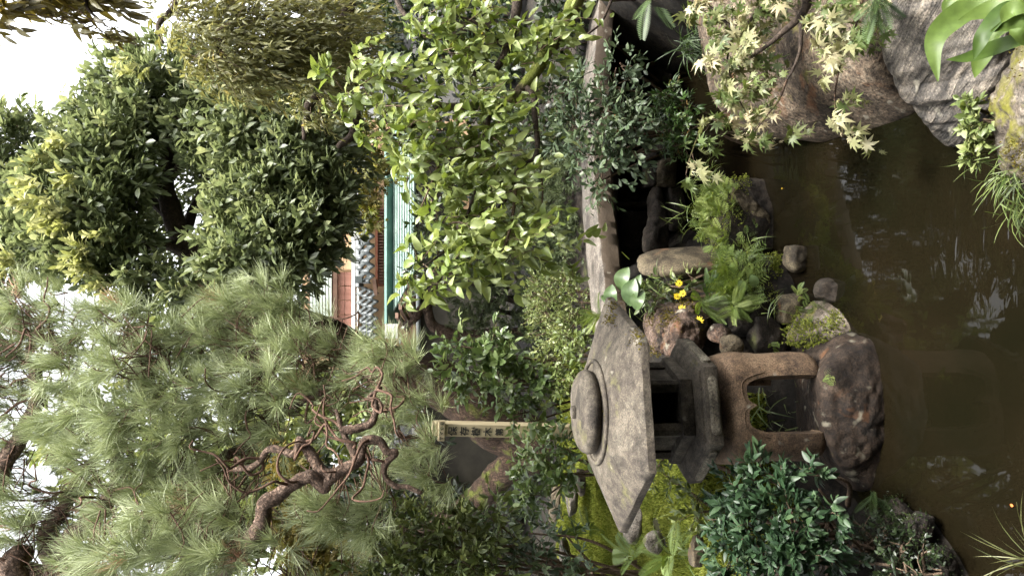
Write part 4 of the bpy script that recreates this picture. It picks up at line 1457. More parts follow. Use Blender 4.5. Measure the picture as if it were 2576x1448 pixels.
T_SMFROND = [tpl_frond(7, 0.62, 0.5), tpl_frond(6, 0.70, 0.8), tpl_frond(7, 0.58, 0.25)]
T_BLADE = [tpl_blade(5, 0.05, 0.5), tpl_blade(5, 0.06, 0.9), tpl_blade(5, 0.05, 0.25)]
T_YEW = [(np.array([(-0.10, 0, 0), (0.10, 0, 0), (0, 1, -0.1), (0, 0.5, 0.06)], float), np.array([(0, 1, 3), (1, 2, 3), (2, 0, 3)]))]
UP = np.array([0, 0, 1.0])


def crownify(parent, blobs, tpls, mat, dens, twL, n, alpha, size, nparts, key, upbias=0.5, droop=0.0, shell=0.5, nup=1.0, hang=0.0, rmean=0.5, rvar=0.24,
             twig_mat=None, twig_r=0.003, stems=None, stem_r=(0.012, 0.005), stem_mat=None, jitter=0.35, taper=0.3, light_up=0.0, toward=0.0, tw_every=3, rest='crown'):
    """a leafy crown: twigs spread through the foliage masses, leaves along each"""
    p, d, bi = blob_points(blobs, dens, shell)
    dirs = nrm(d + upbias * UP - hang * UP + np.array([0, -toward, 0]) + 0.35 * rng.normal(size=d.shape))
    pos, ld, ln_, sz, ti = sprays(p, dirs, twL, n, alpha, size, nup, droop, taper, jitter=jitter)
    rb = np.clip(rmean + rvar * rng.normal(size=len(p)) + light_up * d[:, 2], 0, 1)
    r_ = np.clip(rb[ti] + 0.12 * rng.normal(size=len(pos)), 0, 1)
    foliage(parent, tpls, mat, pos, ld, ln_, sz, r_, nparts, key, rest=rest)
    if twig_mat is not None:
        s = np.arange(0, len(p), tw_every)
        e = p[s] + dirs[s] * twL * 0.9
        e[:, 2] -= droop * twL * 0.8
        cs = np.array([P(*blobs[b][:3]) for b in bi[s]])
        twigs(parent, p[s] + (cs - p[s]) * 0.35, e, twig_r, twig_mat)
    if stems is not None:
        for b in blobs:
            c = P(*b[:3])
            s0 = np.array(stems[rng.integers(len(stems))], float) + 0.04 * rng.normal(size=3) * np.array([1, 1, 0])
            mid = s0 * 0.45 + c * 0.55 + 0.06 * rng.normal(size=3)
            branch(parent, 'branch', [s0, mid, c], stem_r[0], stem_r[1], stem_mat or M['twig'], 6, 0.1, 5)


def gpt(x, y, D):
    q = P(x, y, D)
    q[2] = ground_z(q[0], q[1])[0]
    return q


# ------------------------------------------------------------------ background trees far behind
def far_tree(label, blobs, trunk, dens, mat='lf_dark', size=0.10, nparts=0, key='far', rmean=0.45):
    t = thing('background_tree', tuple(gpt(*trunk)), label, 'tree', 'trees far behind')
    crownify(t, blobs, T_BAY, M[mat], dens, 0.22, 7, 0.8, size, nparts, key, 0.4, shell=0.35, rmean=rmean)
    top = P(*blobs[0][:3])
    branch(t, 'trunk', [np.array(t.location) - UP * 0.2, 0.5 * (np.array(t.location) + top) + 0.2 * rng.normal(size=3), top], 0.14, 0.05, M['dark_bark'], 10)


far_tree('dark evergreen tree behind the bright leaved branches at the right', [(1080, 60, 8.0, 200, 160), (1250, 60, 7.6, 180, 150), (950, 60, 8.4, 140, 130), (1150, 260, 8.2, 180, 130), (1330, 230, 7.4, 130, 150), (880, 150, 8.6, 130, 120)], (1440, 60, 7.8), 9)
far_tree('dark evergreen tree behind the sign and camellia bush', [(1180, 560, 9.8, 120, 150), (1280, 520, 9.5, 120, 150), (1100, 720, 10.2, 60, 110), (1330, 680, 9.0, 90, 150), (1040, 1090, 8.3, 50, 90), (1060, 1240, 8.0, 50, 100), (1040, 960, 8.5, 40, 80)], (1400, 640, 9.4), 9)
far_tree('shaded evergreen tree at the left behind the pine twigs', [(1060, 1380, 7.6, 170, 130), (1240, 1390, 7.2, 160, 120), (900, 1330, 8.0, 120, 110), (880, 1440, 7.8, 130, 90), (880, 1210, 7.6, 80, 90), (960, 1280, 7.6, 80, 90), (770, 1230, 7.6, 80, 100)], (1400, 1400, 7.4), 9)
far_tree('pale green distant tree seen through the pine branches', [(560, 1020, 15, 200, 180), (300, 1100, 15, 160, 160), (760, 980, 15, 160, 160), (880, 1020, 14, 120, 140), (560, 1320, 15, 140, 150), (860, 1130, 14, 120, 120), (700, 1150, 15, 140, 140), (930, 960, 14, 90, 100), (560, 1240, 9.5, 110, 120), (700, 1210, 9, 90, 110), (450, 1180, 10, 80, 90)], (1030, 1000, 15), 7, 'lf_light', 0.22, rmean=0.6)

far_tree('mid green tree added close behind the pine to block sky reflected in the pond', [(430, 1260, 9.0, 110, 120), (560, 1310, 9.0, 90, 100), (690, 1250, 9.0, 90, 110), (480, 800, 8.6, 90, 90), (360, 800, 9.0, 80, 80), (600, 830, 8.6, 70, 80), (300, 1330, 9.0, 70, 80)], (1180, 1260, 9.0), 11, 'lf_mixed', 0.12, rmean=0.6)  # foliage added to keep bright sky out of the water reflection

# ------------------------------------------------------------------ the protected bayberry tree
bt0 = gpt(1432, 1125, 6.3)
bay = thing('bayberry_tree', tuple(bt0), 'large old evergreen tree with thick reddish trunk and yellow shoots filling the upper middle', 'tree')
branch(bay, 'trunk', [bt0 - UP * 0.3, P(1400, 1120, 6.3), P(1330, 1110, 6.3), P(1240, 1060, 6.3), P(1140, 985, 6.4), P(1000, 930, 6.5), P(820, 850, 6.5), P(650, 770, 6.4), P(540, 700, 6.3), P(470, 640, 6.2)], 0.30, 0.10, M['red_bark'], 18, 0.22, 8)
branch(bay, 'trunk_fork', [P(1330, 1110, 6.35), P(1290, 1170, 6.3), P(1240, 1210, 6.4), P(1150, 1290, 6.6), P(1000, 1350, 6.8)], 0.16, 0.08, M['red_bark'], 14, 0.2)
for pts, r0, r1 in [
        ([(500, 660, 6.25), (455, 595, 6.2), (430, 520, 6.2), (415, 470, 6.2), (425, 400, 6.2), (440, 320, 6.3), (455, 260, 6.3), (440, 190, 6.4)], 0.10, 0.025),
        ([(440, 560, 6.2), (390, 510, 6.3), (350, 480, 6.4), (290, 430, 6.3)], 0.05, 0.015),
        ([(420, 450, 6.2), (450, 420, 6.1), (445, 350, 6.1), (470, 290, 6.1)], 0.04, 0.012),
        ([(480, 640, 6.2), (400, 610, 6.0), (310, 640, 5.8), (230, 640, 5.7)], 0.06, 0.015),
        ([(520, 690, 6.25), (600, 610, 5.9), (660, 520, 5.7), (700, 420, 5.8)], 0.06, 0.015),
        ([(600, 730, 6.3), (700, 660, 5.6), (780, 590, 5.4)], 0.05, 0.012),
        ([(460, 610, 6.2), (490, 520, 6.4), (540, 430, 6.3), (600, 340, 6.0)], 0.05, 0.015),
        ([(400, 470, 6.2), (300, 380, 6.3), (200, 420, 6.2), (90, 430, 6.5)], 0.035, 0.01),
        ([(270, 660, 6.3), (150, 660, 6.2), (20, 640, 6.4), (-100, 620, 6.5)], 0.06, 0.03)]:
    branch(bay, 'limb', px_line(pts), r0, r1, M['dark_bark'], 10, 0.15)
BAYB = [(60, 340, 6.6, 60, 60), (40, 420, 6.6, 70, 80), (50, 540, 6.6, 70, 100), (120, 470, 6.3, 70, 70), (40, 620, 6.4, 70, 60), (120, 610, 6.0, 70, 70),
        (215, 300, 6.3, 40, 40), (240, 370, 6.2, 80, 70), (300, 300, 6.3, 90, 70), (330, 210, 6.4, 70, 60), (420, 170, 6.5, 80, 60), (400, 260, 6.2, 90, 80), (490, 200, 6.4, 70, 70), (500, 290, 6.3, 60, 60),
        (190, 460, 5.9, 80, 70), (270, 430, 5.9, 80, 80), (330, 370, 6.0, 90, 70), (170, 550, 5.8, 80, 70), (260, 540, 5.7, 70, 80), (310, 470, 5.8, 60, 60), (230, 630, 5.7, 80, 60), (310, 620, 5.7, 60, 70),
        (330, 690, 5.6, 60, 40), (420, 720, 5.6, 80, 40), (560, 310, 6.0, 90, 80), (640, 370, 5.8, 90, 90), (560, 420, 6.0, 60, 60), (720, 300, 5.9, 90, 80), (700, 420, 5.7, 100, 80), (790, 380, 5.7, 70, 80),
        (640, 520, 5.6, 80, 70), (740, 500, 5.5, 90, 80), (820, 490, 5.5, 60, 80), (800, 590, 5.4, 70, 70), (850, 530, 5.4, 34, 60), (700, 590, 5.4, 80, 60), (590, 590, 5.6, 60, 60), (620, 660, 5.3, 90, 50), (720, 670, 5.3, 80, 50),
        (540, 730, 5.5, 70, 30), (620, 240, 6.3, 80, 70), (540, 170, 6.6, 70, 60),
        (480, 470, 7.2, 70, 70, 0.5), (640, 440, 6.9, 120, 110, 0.5), (770, 420, 6.6, 110, 130, 0.5), (440, 330, 6.9, 90, 70, 0.5), (360, 600, 6.7, 60, 60, 0.5), (830, 250, 6.6, 80, 110, 0.6), (780, 540, 7.2, 100, 110, 0.6), (860, 400, 7.2, 60, 130, 0.6), (660, 560, 7.3, 90, 80, 0.6), (740, 330, 7.2, 120, 120, 0.6), (690, 700, 7.4, 70, 90, 0.6), (430, 590, 7.6, 60, 50, 0.6), (600, 760, 7.6, 60, 60, 0.6),
        (-120, 480, 6.6, 120, 180), (-170, 760, 6.4, 150, 180), (-330, 600, 6.6, 160, 220), (-330, 420, 6.6, 160, 160), (-560, 820, 6.6, 200, 160), (-800, 940, 6.6, 220, 200), (-520, 560, 6.6, 110, 120), (-560, 1180, 6.8, 220, 220), (-850, 1250, 6.8, 220, 240), (-330, 1180, 6.8, 160, 200), (-600, 1480, 6.8, 240, 200)]
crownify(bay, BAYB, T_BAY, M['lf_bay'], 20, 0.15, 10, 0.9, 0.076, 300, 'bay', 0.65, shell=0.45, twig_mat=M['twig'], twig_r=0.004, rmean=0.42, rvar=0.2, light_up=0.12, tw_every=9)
SH = [(60, 645), (45, 650), (150, 375), (180, 365), (110, 395), (150, 490), (130, 520), (170, 550), (155, 560), (230, 635), (215, 620), (100, 500), (280, 695), (310, 725), (215, 445), (190, 545), (340, 105), (370, 165), (280, 580), (240, 660), (170, 355), (115, 455)]
p = np.array([P(x + 8 * rng.normal(), y + 8 * rng.normal(), 5.45 if y > 420 else 5.75) for x, y in SH for _ in range(3)])
pos, ld, ln_, sz, ti = sprays(p, nrm(np.array([-0.4, -0.2, 1.0]) + 0.35 * rng.normal(size=p.shape)), 0.17, 16, 0.6, 0.062, 1.0)
foliage(bay, T_BAY, M['lf_shoot'], pos, ld, ln_, sz, rng.random(len(pos)), 0, rest='young_shoots')

# ------------------------------------------------------------------ right-hand tree with hanging olive leaves
ot = thing('olive_leaf_tree', tuple(gpt(1600, -230, 5.4)), 'evergreen tree with drooping olive coloured leaves along the upper right edge', 'tree')
branch(ot, 'trunk', [np.array(ot.location) - UP * 0.2, P(1400, -200, 5.3), P(900, -180, 5.2), P(500, -150, 5.0), P(100, -120, 5.0)], 0.16, 0.05, M['dark_bark'], 12)
for pts, r0, r1 in [([(900, -180, 5.2), (870, 60, 5.2), (890, 230, 5.3), (890, 330, 5.4), (850, 370, 5.4)], 0.07, 0.02), ([(890, 200, 5.3), (790, 250, 5.3), (770, 300, 5.3), (765, 350, 5.3)], 0.045, 0.015),
                    ([(650, -160, 5.1), (600, 20, 4.8), (560, 100, 4.6), (540, 170, 4.6)], 0.04, 0.01), ([(740, -170, 5.1), (700, 60, 4.8), (680, 160, 4.7)], 0.04, 0.01),
                    ([(490, -150, 5.0), (450, 0, 4.6), (400, 60, 4.5), (410, 110, 4.5)], 0.03, 0.008), ([(870, 40, 5.2), (820, 100, 5.0), (760, 160, 4.8)], 0.03, 0.008)]:
    branch(ot, 'limb', px_line(pts), r0, r1, M['dark_bark'], 8, 0.15)
OLB = [(430, 30, 4.6, 34, 40), (470, 80, 4.5, 44, 50), (520, 30, 4.6, 60, 50), (540, 110, 4.5, 80, 60), (620, 60, 4.6, 80, 70), (610, 150, 4.6, 80, 60), (700, 60, 4.7, 70, 80), (690, 150, 4.7, 70, 60), (640, 205, 4.7, 50, 30),
       (560, 190, 4.6, 50, 40), (760, 60, 4.8, 60, 70), (770, 160, 4.9, 60, 60), (850, 60, 5.0, 60, 60), (840, 150, 5.1, 60, 50), (800, 250, 5.2, 60, 60), (470, 150, 4.7, 40, 40)]
crownify(ot, OLB, T_LANCE, M['lf_olive'], 20, 0.18, 10, 0.75, 0.048, 260, 'olive', 0.0, droop=0.6, hang=0.5, shell=0.3, twig_mat=M['twig'], twig_r=0.0025, rmean=0.5, tw_every=4)

ct = thing('overhanging_tree', (1.6, -2.6, 0.5), 'tree whose dark brown-green leafy twigs hang into the bright sky at the top right, carrying an added unseen shading canopy', 'tree')
branch(ct, 'trunk', [np.array([1.6, -2.6, 0.3]), np.array([1.7, -2.4, 2.0]), np.array([1.5, -1.6, 3.6]), np.array([1.4, 0.0, 4.3]), P(-60, -200, 2.9)], 0.2, 0.02, M['dark_bark'], 12)
branch(ct, 'stem', px_line([(-60, -200, 2.9), (40, -60, 2.85), (90, 20, 2.8)]), 0.012, 0.004, M['dark_bark'], 6)
branch(ct, 'stem', px_line([(-60, -200, 2.9), (180, -60, 2.85), (220, 20, 2.8), (250, 50, 2.8)]), 0.012, 0.003, M['dark_bark'], 6)
CTB = [(10, 10, 2.8, 34, 18), (80, 0, 2.85, 36, 14), (-20, 40, 2.8, 22, 20), (190, -8, 2.85, 50, 12), (250, 0, 2.8, 24, 12), (110, -40, 2.8, 100, 24)]
crownify(ct, CTB, T_LANCE, M['lf_brown'], 10, 0.08, 8, 0.7, 0.072, 160, 'corner', 0.0, droop=0.8, hang=1.0, shell=0.2, twig_mat=M['twig'], twig_r=0.0015, tw_every=2)
p = px_line([(105, 40, 2.8), (130, 20, 2.8), (140, 60, 2.8), (190, 60, 2.8), (205, 30, 2.8), (240, 70, 2.8), (60, 40, 2.8), (230, 50, 2.8)])
dr = nrm(np.array([-0.35, 0, -0.9]) + 0.22 * rng.normal(size=p.shape))
pos, ld, ln_, sz, ti = sprays(p, dr, 0.17, 9, 0.75, 0.05, 0.6, start=0.2)
foliage(ct, T_LANCE, M['lf_brown'], pos, ld, ln_, sz, rng.random(len(pos)), 70, 'corner')
twigs(ct, p - dr * 0.05, p + dr * 0.18, 0.0018, M['twig'], sag=0.05)
# unseen canopy with rear and side leaf curtains, added to block skylight
k = 3600
cp = np.stack([rng.uniform(-4.5, 4.5, k), rng.uniform(-4.5, 0.1, k), 3.55 + 0.8 * rng.random(k)], -1)
k = 3200
cr = np.stack([rng.uniform(-5, 5, k), rng.uniform(-5, -4.2, k), rng.uniform(0.5, 4.4, k)], -1)
k = 2400
cs_ = np.stack([rng.choice([-1, 1], k) * rng.uniform(4.3, 5.0, k), rng.uniform(-4.5, 1.2, k), rng.uniform(0.5, 4.4, k)], -1)
cp = np.concatenate([cp, cr, cs_])
pos, ld, ln_, sz, ti = sprays(cp, nrm(rng.normal(size=cp.shape)), 0.3, 6, 1.0, 0.26, 0.8)
foliage(ct, T_SMALL, M['lf_brown'], pos, ld, ln_, sz, rng.random(len(pos)))

# ------------------------------------------------------------------ pine
pb = gpt(1500, 1640, 4.6)
pine = thing('pine_tree', tuple(pb), 'old pine with twisted reddish branches and long needles filling the upper left', 'tree')
branch(pine, 'trunk', [pb - UP * 0.2, P(1200, 1620, 4.6), P(800, 1600, 4.6), P(420, 1560, 4.5), P(150, 1480, 4.4), P(-100, 1420, 4.4), P(-400, 1300, 4.6)], 0.16, 0.06, M['pine_bark'], 16, 0.25)
PBR = [([(420, 1560, 4.5), (560, 1440, 4.2), (640, 1345, 3.5), (659, 1324, 3.45), (664, 1264, 3.42), (699, 1246, 3.42), (744, 1214, 3.42), (784, 1196, 3.42), (814, 1226, 3.42), (839, 1196, 3.42), (884, 1169, 3.42), (904, 1154, 3.42), (916, 1109, 3.42), (954, 1109, 3.42), (974, 1134, 3.42), (994, 1139, 3.42), (969, 1169, 3.42), (969, 1199, 3.42), (994, 1221, 3.42), (1024, 1224, 3.42), (1061, 1239, 3.42)], 0.044, 0.010),
       ([(894, 1164, 3.42), (889, 1134, 3.45), (874, 1109, 3.48), (860, 1080, 3.5), (845, 1030, 3.55)], 0.022, 0.009),
       ([(839, 1196, 3.42), (809, 1184, 3.45), (774, 1129, 3.5), (754, 1109, 3.5), (739, 1139, 3.5), (679, 1129, 3.55), (644, 1169, 3.6), (590, 1180, 3.7)], 0.03, 0.012),
       ([(864, 1084, 3.5), (924, 1069, 3.48), (944, 1044, 3.48), (944, 1009, 3.48), (929, 999, 3.5), (959, 974, 3.5)], 0.022, 0.008),
       ([(944, 1012, 3.75), (965, 1020, 3.72), (989, 1026, 3.7), (1000, 990, 3.7)], 0.014, 0.005),
       ([(150, 1480, 4.4), (120, 1349, 4.2), (160, 1274, 4.1), (200, 1200, 4.1), (240, 1150, 4.1)], 0.06, 0.02),
       ([(300, 1520, 4.4), (165, 1394, 4.1), (225, 1314, 4.0), (270, 1260, 4.0), (295, 1219, 4.0), (300, 1124, 4.0), (350, 1000, 4.0), (380, 954, 4.0), (370, 884, 4.0), (320, 830, 4.1)], 0.065, 0.01),
       ([(-100, 1420, 4.4), (-30, 1260, 4.2), (10, 1169, 4.1), (55, 1094, 4.1), (95, 1004, 4.1), (90, 934, 4.1), (140, 899, 4.1), (140, 854, 4.1), (80, 860, 4.1), (70, 900, 4.1)], 0.06, 0.012),
       ([(420, 1560, 4.5), (480, 1380, 4.2), (520, 1224, 4.1), (470, 1180, 4.1), (445, 1154, 4.1), (480, 1100, 4.1), (440, 1000, 4.1), (450, 950, 4.2)], 0.05, 0.01),
       ([(520, 1224, 4.1), (560, 1150, 4.0), (640, 1110, 4.0), (680, 1060, 4.0), (660, 980, 4.0), (640, 900, 4.1), (620, 830, 4.2)], 0.03, 0.01),
       ([(640, 1100, 4.0), (740, 960, 4.0), (800, 930, 4.0), (860, 900, 4.1), (900, 880, 4.1)], 0.022, 0.006),
       ([(680, 1060, 4.0), (780, 1000, 3.9), (870, 960, 3.9), (960, 940, 3.8), (1010, 920, 3.8)], 0.018, 0.006),
       ([(300, 1124, 4.0), (230, 1060, 4.0), (190, 980, 4.1), (200, 900, 4.1)], 0.022, 0.008),
       ([(50, 1394, 4.0), (30, 1420, 3.9), (60, 1480, 3.9)], 0.06, 0.05)]
for pts, r0, r1 in PBR:
    branch(pine, 'branch', px_line(pts), r0, r1, M['pine_bark'], 10, 0.28, 7, 0.8)
PNB = [(50, 760, 4.2, 60, 60), (150, 800, 4.2, 70, 60), (60, 860, 4.2, 60, 60), (250, 830, 4.1, 60, 60), (330, 800, 4.1, 60, 50), (180, 920, 4.0, 60, 60), (300, 920, 3.9, 70, 60), (420, 860, 4.1, 70, 60), (560, 790, 4.2, 80, 60),
       (660, 760, 4.2, 70, 60), (520, 880, 4.1, 80, 60), (640, 880, 4.1, 80, 70), (740, 790, 4.2, 60, 50), (740, 890, 4.0, 70, 60), (850, 900, 4.1, 60, 40), (960, 890, 3.9, 70, 50), (1040, 910, 3.8, 50, 45),
       (200, 1020, 3.9, 70, 60), (320, 1040, 3.8, 70, 60), (420, 980, 3.9, 70, 60), (540, 990, 3.9, 80, 60), (660, 980, 3.9, 60, 60), (760, 1000, 3.9, 60, 40), (440, 1090, 3.8, 70, 60), (580, 1080, 3.9, 70, 50), (330, 1130, 3.8, 60, 50),
       (150, 1080, 4.0, 50, 50), (230, 1150, 3.9, 60, 50), (40, 960, 4.2, 50, 60), (40, 1030, 4.1, 40, 40), (60, 1260, 4.0, 60, 40), (40, 1340, 4.0, 60, 50), (500, 1290, 3.7, 80, 60), (600, 1310, 3.6, 70, 50), (420, 1330, 3.6, 80, 60), (330, 1390, 3.5, 80, 50),
       (480, 1400, 3.5, 90, 50), (580, 1400, 3.5, 70, 50), (220, 1420, 3.6, 60, 40), (560, 1200, 3.9, 50, 40), (820, 1290, 3.6, 50, 50), (880, 1310, 3.6, 50, 40), (960, 1260, 3.6, 50, 40), (930, 1320, 3.6, 40, 40), (1080, 1130, 3.6, 40, 35),
       (1090, 1040, 3.7, 40, 35), (1050, 1190, 3.6, 40, 40), (1100, 1210, 3.6, 35, 30), (990, 1060, 3.7, 40, 40), (1010, 990, 3.75, 40, 40), (910, 940, 3.9, 60, 40), (830, 1060, 3.9, 40, 30), (700, 1380, 3.5, 50, 30), (380, 1220, 3.9, 50, 40),
       (130, 1230, 4.2, 40, 40), (700, 1090, 3.9, 50, 40), (300, 1290, 3.9, 50, 50), (60, 1130, 4.2, 50, 40), (120, 1310, 4.2, 50, 40), (20, 1200, 4.2, 40, 40), (180, 1340, 4.2, 50, 40), (240, 1240, 4.1, 50, 40), (760, 880, 4.3, 60, 50), (815, 835, 4.35, 40, 36), (840, 960, 4.2, 60, 50), (420, 1220, 4.0, 50, 40), (640, 1180, 4.1, 40, 40),
       (-150, 900, 4.2, 120, 140), (-200, 1200, 4.2, 160, 160), (-400, 1000, 4.4, 160, 200), (-600, 1150, 4.6, 200, 250), (-620, 1400, 4.6, 200, 200), (-850, 1200, 4.6, 200, 250), (-350, 1400, 4.3, 160, 160), (300, 1560, 3.8, 200, 90), (800, 1540, 3.8, 150, 70)]
pp, pd, pbi = blob_points(PNB, 7.4, 0.15)
pd = nrm(0.55 * pd + np.array([0.1, -0.12, 0.75]) + 0.38 * rng.normal(size=pd.shape))
NN = 54
m_ = len(pp)
nL = 0.122
t = rng.random((m_, NN)) * 0.07
th = rng.random((m_, NN)) * 6.283
al = np.abs(0.46 + 0.26 * rng.normal(size=(m_, NN)))
a = nrm(np.cross(pd, np.array([0.3, 0.9, 0.1])))
b2 = np.cross(a, pd)
nd = pd[:, None] * np.cos(al)[..., None] + (a[:, None] * np.cos(th)[..., None] + b2[:, None] * np.sin(th)[..., None]) * np.sin(al)[..., None]
npos = pp[:, None] + pd[:, None] * t[..., None]
rb = np.clip(0.5 + 0.22 * rng.normal(size=m_), 0, 1)
dead = rng.random(m_) < 0.008
NEED = (np.array([(-0.0088, 0, 0), (0.0088, 0, 0), (0.0066, 0.6, -0.01), (-0.0066, 0.6, -0.01), (0, 1, -0.05)], float), np.array([(0, 1, 2), (0, 2, 3), (3, 2, 4)]))
for flag, mat, nm in ((False, 'needle', 'needles'), (True, 'needle_dead', 'dead_needles')):
    s = dead == flag
    k = s.sum() * NN
    q = npos[s].reshape(-1, 3)
    V, T, R_ = scatter([NEED], q, nd[s].reshape(-1, 3) - 0.1 * UP * flag, nrm(rng.normal(size=(k, 3))), nL * rng.uniform(0.75, 1.15, k), np.clip(np.repeat(rb[s], NN) + 0.15 * rng.normal(size=k), 0, 1))
    link(nm, mesh_np(nm, V, T, rnd=R_), M[mat], pine, kind='stuff')
# bare twigs carry the tufts back to the nearest branch
allp = np.concatenate([smooth_line(px_line(b_[0]), 5) for b_ in PBR[5:]])
sel = np.arange(0, m_, 1)
ends = pp[sel] + pd[sel] * 0.02
st_ = []
for e in ends:
    d2 = ((allp - e) ** 2).sum(1)
    i = rng.choice(np.argpartition(d2, 14)[:14])
    v = allp[i] - e
    l = np.linalg.norm(v)
    if l > 0.9:
        v = v * 0.0 - UP
        l = 1.0
    st_.append(e + v * min(1, 0.22 / max(l, 1e-3)) - UP * 0.03 + 0.05 * rng.normal(size=3))
twigs(pine, st_, ends, 0.0042, M['pine_twig'], sag=0.28)

# contorted side shoots
for pts, r0, r1 in PBR:
    ln = smooth_line(px_line(pts), 5)
    for _ in range(5 if len(pts) > 6 else 3):
        i = rng.integers(len(ln) // 4, len(ln))
        q, w_ = [ln[i]], nrm(rng.normal(size=3) + np.array([0.2, -0.9, 0.5]))
        for _s in range(7):
            w_ = nrm(w_ + 0.75 * rng.normal(size=3) + 0.12 * UP)
            q.append(q[-1] + w_ * rng.uniform(0.04, 0.085))
        branch(pine, 'side_shoot', q, 0.0078, 0.0028, M['pine_twig'], 6, 0.2, 4)

# ------------------------------------------------------------------ bright leaved tree reaching in from the right
bg0 = gpt(1640, -120, 4.1)
brt = thing('bright_leaf_tree', tuple(bg0), 'tree with mossy bough and large bright green leaves hanging in the centre', 'tree')
branch(brt, 'trunk', [bg0 - UP * 0.2, P(1560, -80, 4.0), P(1480, -60, 3.9), P(1300, -120, 3.9), P(1000, -160, 3.9)], 0.09, 0.06, M['moss_bark'], 12)
branch(brt, 'bough', px_line([(1480, -60, 3.9), (1440, 20, 3.6), (1408, 90, 3.5), (1375, 128, 3.45), (1350, 175, 3.4), (1318, 215, 3.4), (1290, 250, 3.4), (1240, 262, 3.4), (1165, 268, 3.4), (1110, 266, 3.4), (1060, 240, 3.4), (1000, 215, 3.4), (930, 200, 3.4)]), 0.042, 0.007, M['moss_bark'], 10, 0.18)
for pts, r0, r1 in [([(1318, 215, 3.4), (1342, 245, 3.35), (1346, 300, 3.3), (1352, 360, 3.3), (1345, 395, 3.25), (1310, 420, 3.2), (1290, 450, 3.2), (1275, 500, 3.15), (1210, 560, 3.1)], 0.017, 0.004),
                    ([(1300, -120, 3.9), (1300, 20, 3.6), (1275, 125, 3.5), (1250, 170, 3.5), (1235, 195, 3.5), (1180, 180, 3.5), (1130, 130, 3.5)], 0.030, 0.006),
                    ([(1110, 266, 3.4), (1060, 300, 3.3), (1000, 340, 3.25), (960, 320, 3.25)], 0.012, 0.003), ([(1240, 262, 3.4), (1220, 340, 3.3), (1210, 430, 3.2), (1180, 530, 3.1), (1130, 620, 3.05), (1050, 680, 3.0)], 0.013, 0.003),
                    ([(1165, 268, 3.4), (1120, 370, 3.25), (1090, 450, 3.15), (1060, 520, 3.1)], 0.011, 0.003), ([(1300, 440, 3.2), (1290, 540, 3.1), (1270, 620, 3.05), (1240, 670, 3.0)], 0.009, 0.003),
                    ([(1000, -160, 3.9), (1000, 0, 3.6), (1050, 60, 3.5), (1090, 70, 3.5)], 0.02, 0.005), ([(1275, 125, 3.5), (1200, 60, 3.5), (1150, 40, 3.5)], 0.012, 0.004),
                    ([(1352, 360, 3.3), (1365, 480, 3.25), (1360, 560, 3.2), (1395, 600, 3.2)], 0.005, 0.002)]:
    branch(brt, 'branch', px_line(pts), r0, r1, M['twig'] if r0 < 0.012 else M['dark_bark'], 8, 0.15)
BRB = [(840, 195, 3.35, 26, 26), (880, 160, 3.4, 34, 34), (880, 230, 3.35, 36, 34), (930, 200, 3.4, 44, 50), (950, 270, 3.3, 44, 44), (940, 330, 3.3, 36, 34), (990, 350, 3.25, 48, 44), (1000, 230, 3.4, 40, 40), (1050, 330, 3.25, 44, 44),
       (1035, 430, 3.2, 24, 40), (1060, 400, 3.2, 48, 50), (1110, 440, 3.2, 48, 50), (1085, 490, 3.15, 34, 34), (1150, 490, 3.15, 48, 50), (1120, 560, 3.1, 46, 46), (1190, 560, 3.1, 44, 50), (1230, 500, 3.15, 40, 50), (1170, 630, 3.05, 44, 40),
       (1110, 650, 3.05, 40, 36), (1060, 660, 3.05, 30, 34), (1030, 695, 3.0, 24, 24), (1130, 700, 3.0, 34, 30), (1230, 620, 3.05, 36, 44), (1280, 600, 3.05, 34, 40), (1270, 660, 3.0, 34, 30), (1130, 370, 3.25, 40, 44), (1180, 420, 3.2, 44, 44), (1240, 410, 3.2, 40, 44),
       (1250, 340, 3.3, 40, 44), (1190, 330, 3.3, 40, 44), (1060, 90, 3.5, 40, 44), (1110, 130, 3.5, 44, 40), (1080, 40, 3.55, 50, 40), (1160, 60, 3.5, 50, 40), (1170, 150, 3.5, 44, 44), (1220, 100, 3.5, 44, 44), (1250, 40, 3.5, 40, 40), (1200, 230, 3.4, 40, 40),
       (1310, 170, 3.45, 30, 40), (1330, 90, 3.45, 40, 40), (1360, 140, 3.4, 30, 34), (1260, 290, 3.35, 34, 40), (1390, 60, 3.5, 24, 40), (1420, 640, 3.2, 18, 24), (1340, 640, 3.1, 24, 30), (1310, 480, 3.2, 24, 40), (1400, 590, 3.2, 20, 22)]
crownify(brt, BRB, T_OVATE, M['lf_bright'], 6.0, 0.14, 7, 0.9, 0.055, 300, 'bright', -0.1, droop=0.7, shell=0.1, nup=0.75, jitter=0.6, twig_mat=M['twig'], twig_r=0.0028, tw_every=2, rmean=0.52, rvar=0.22, toward=0.25)

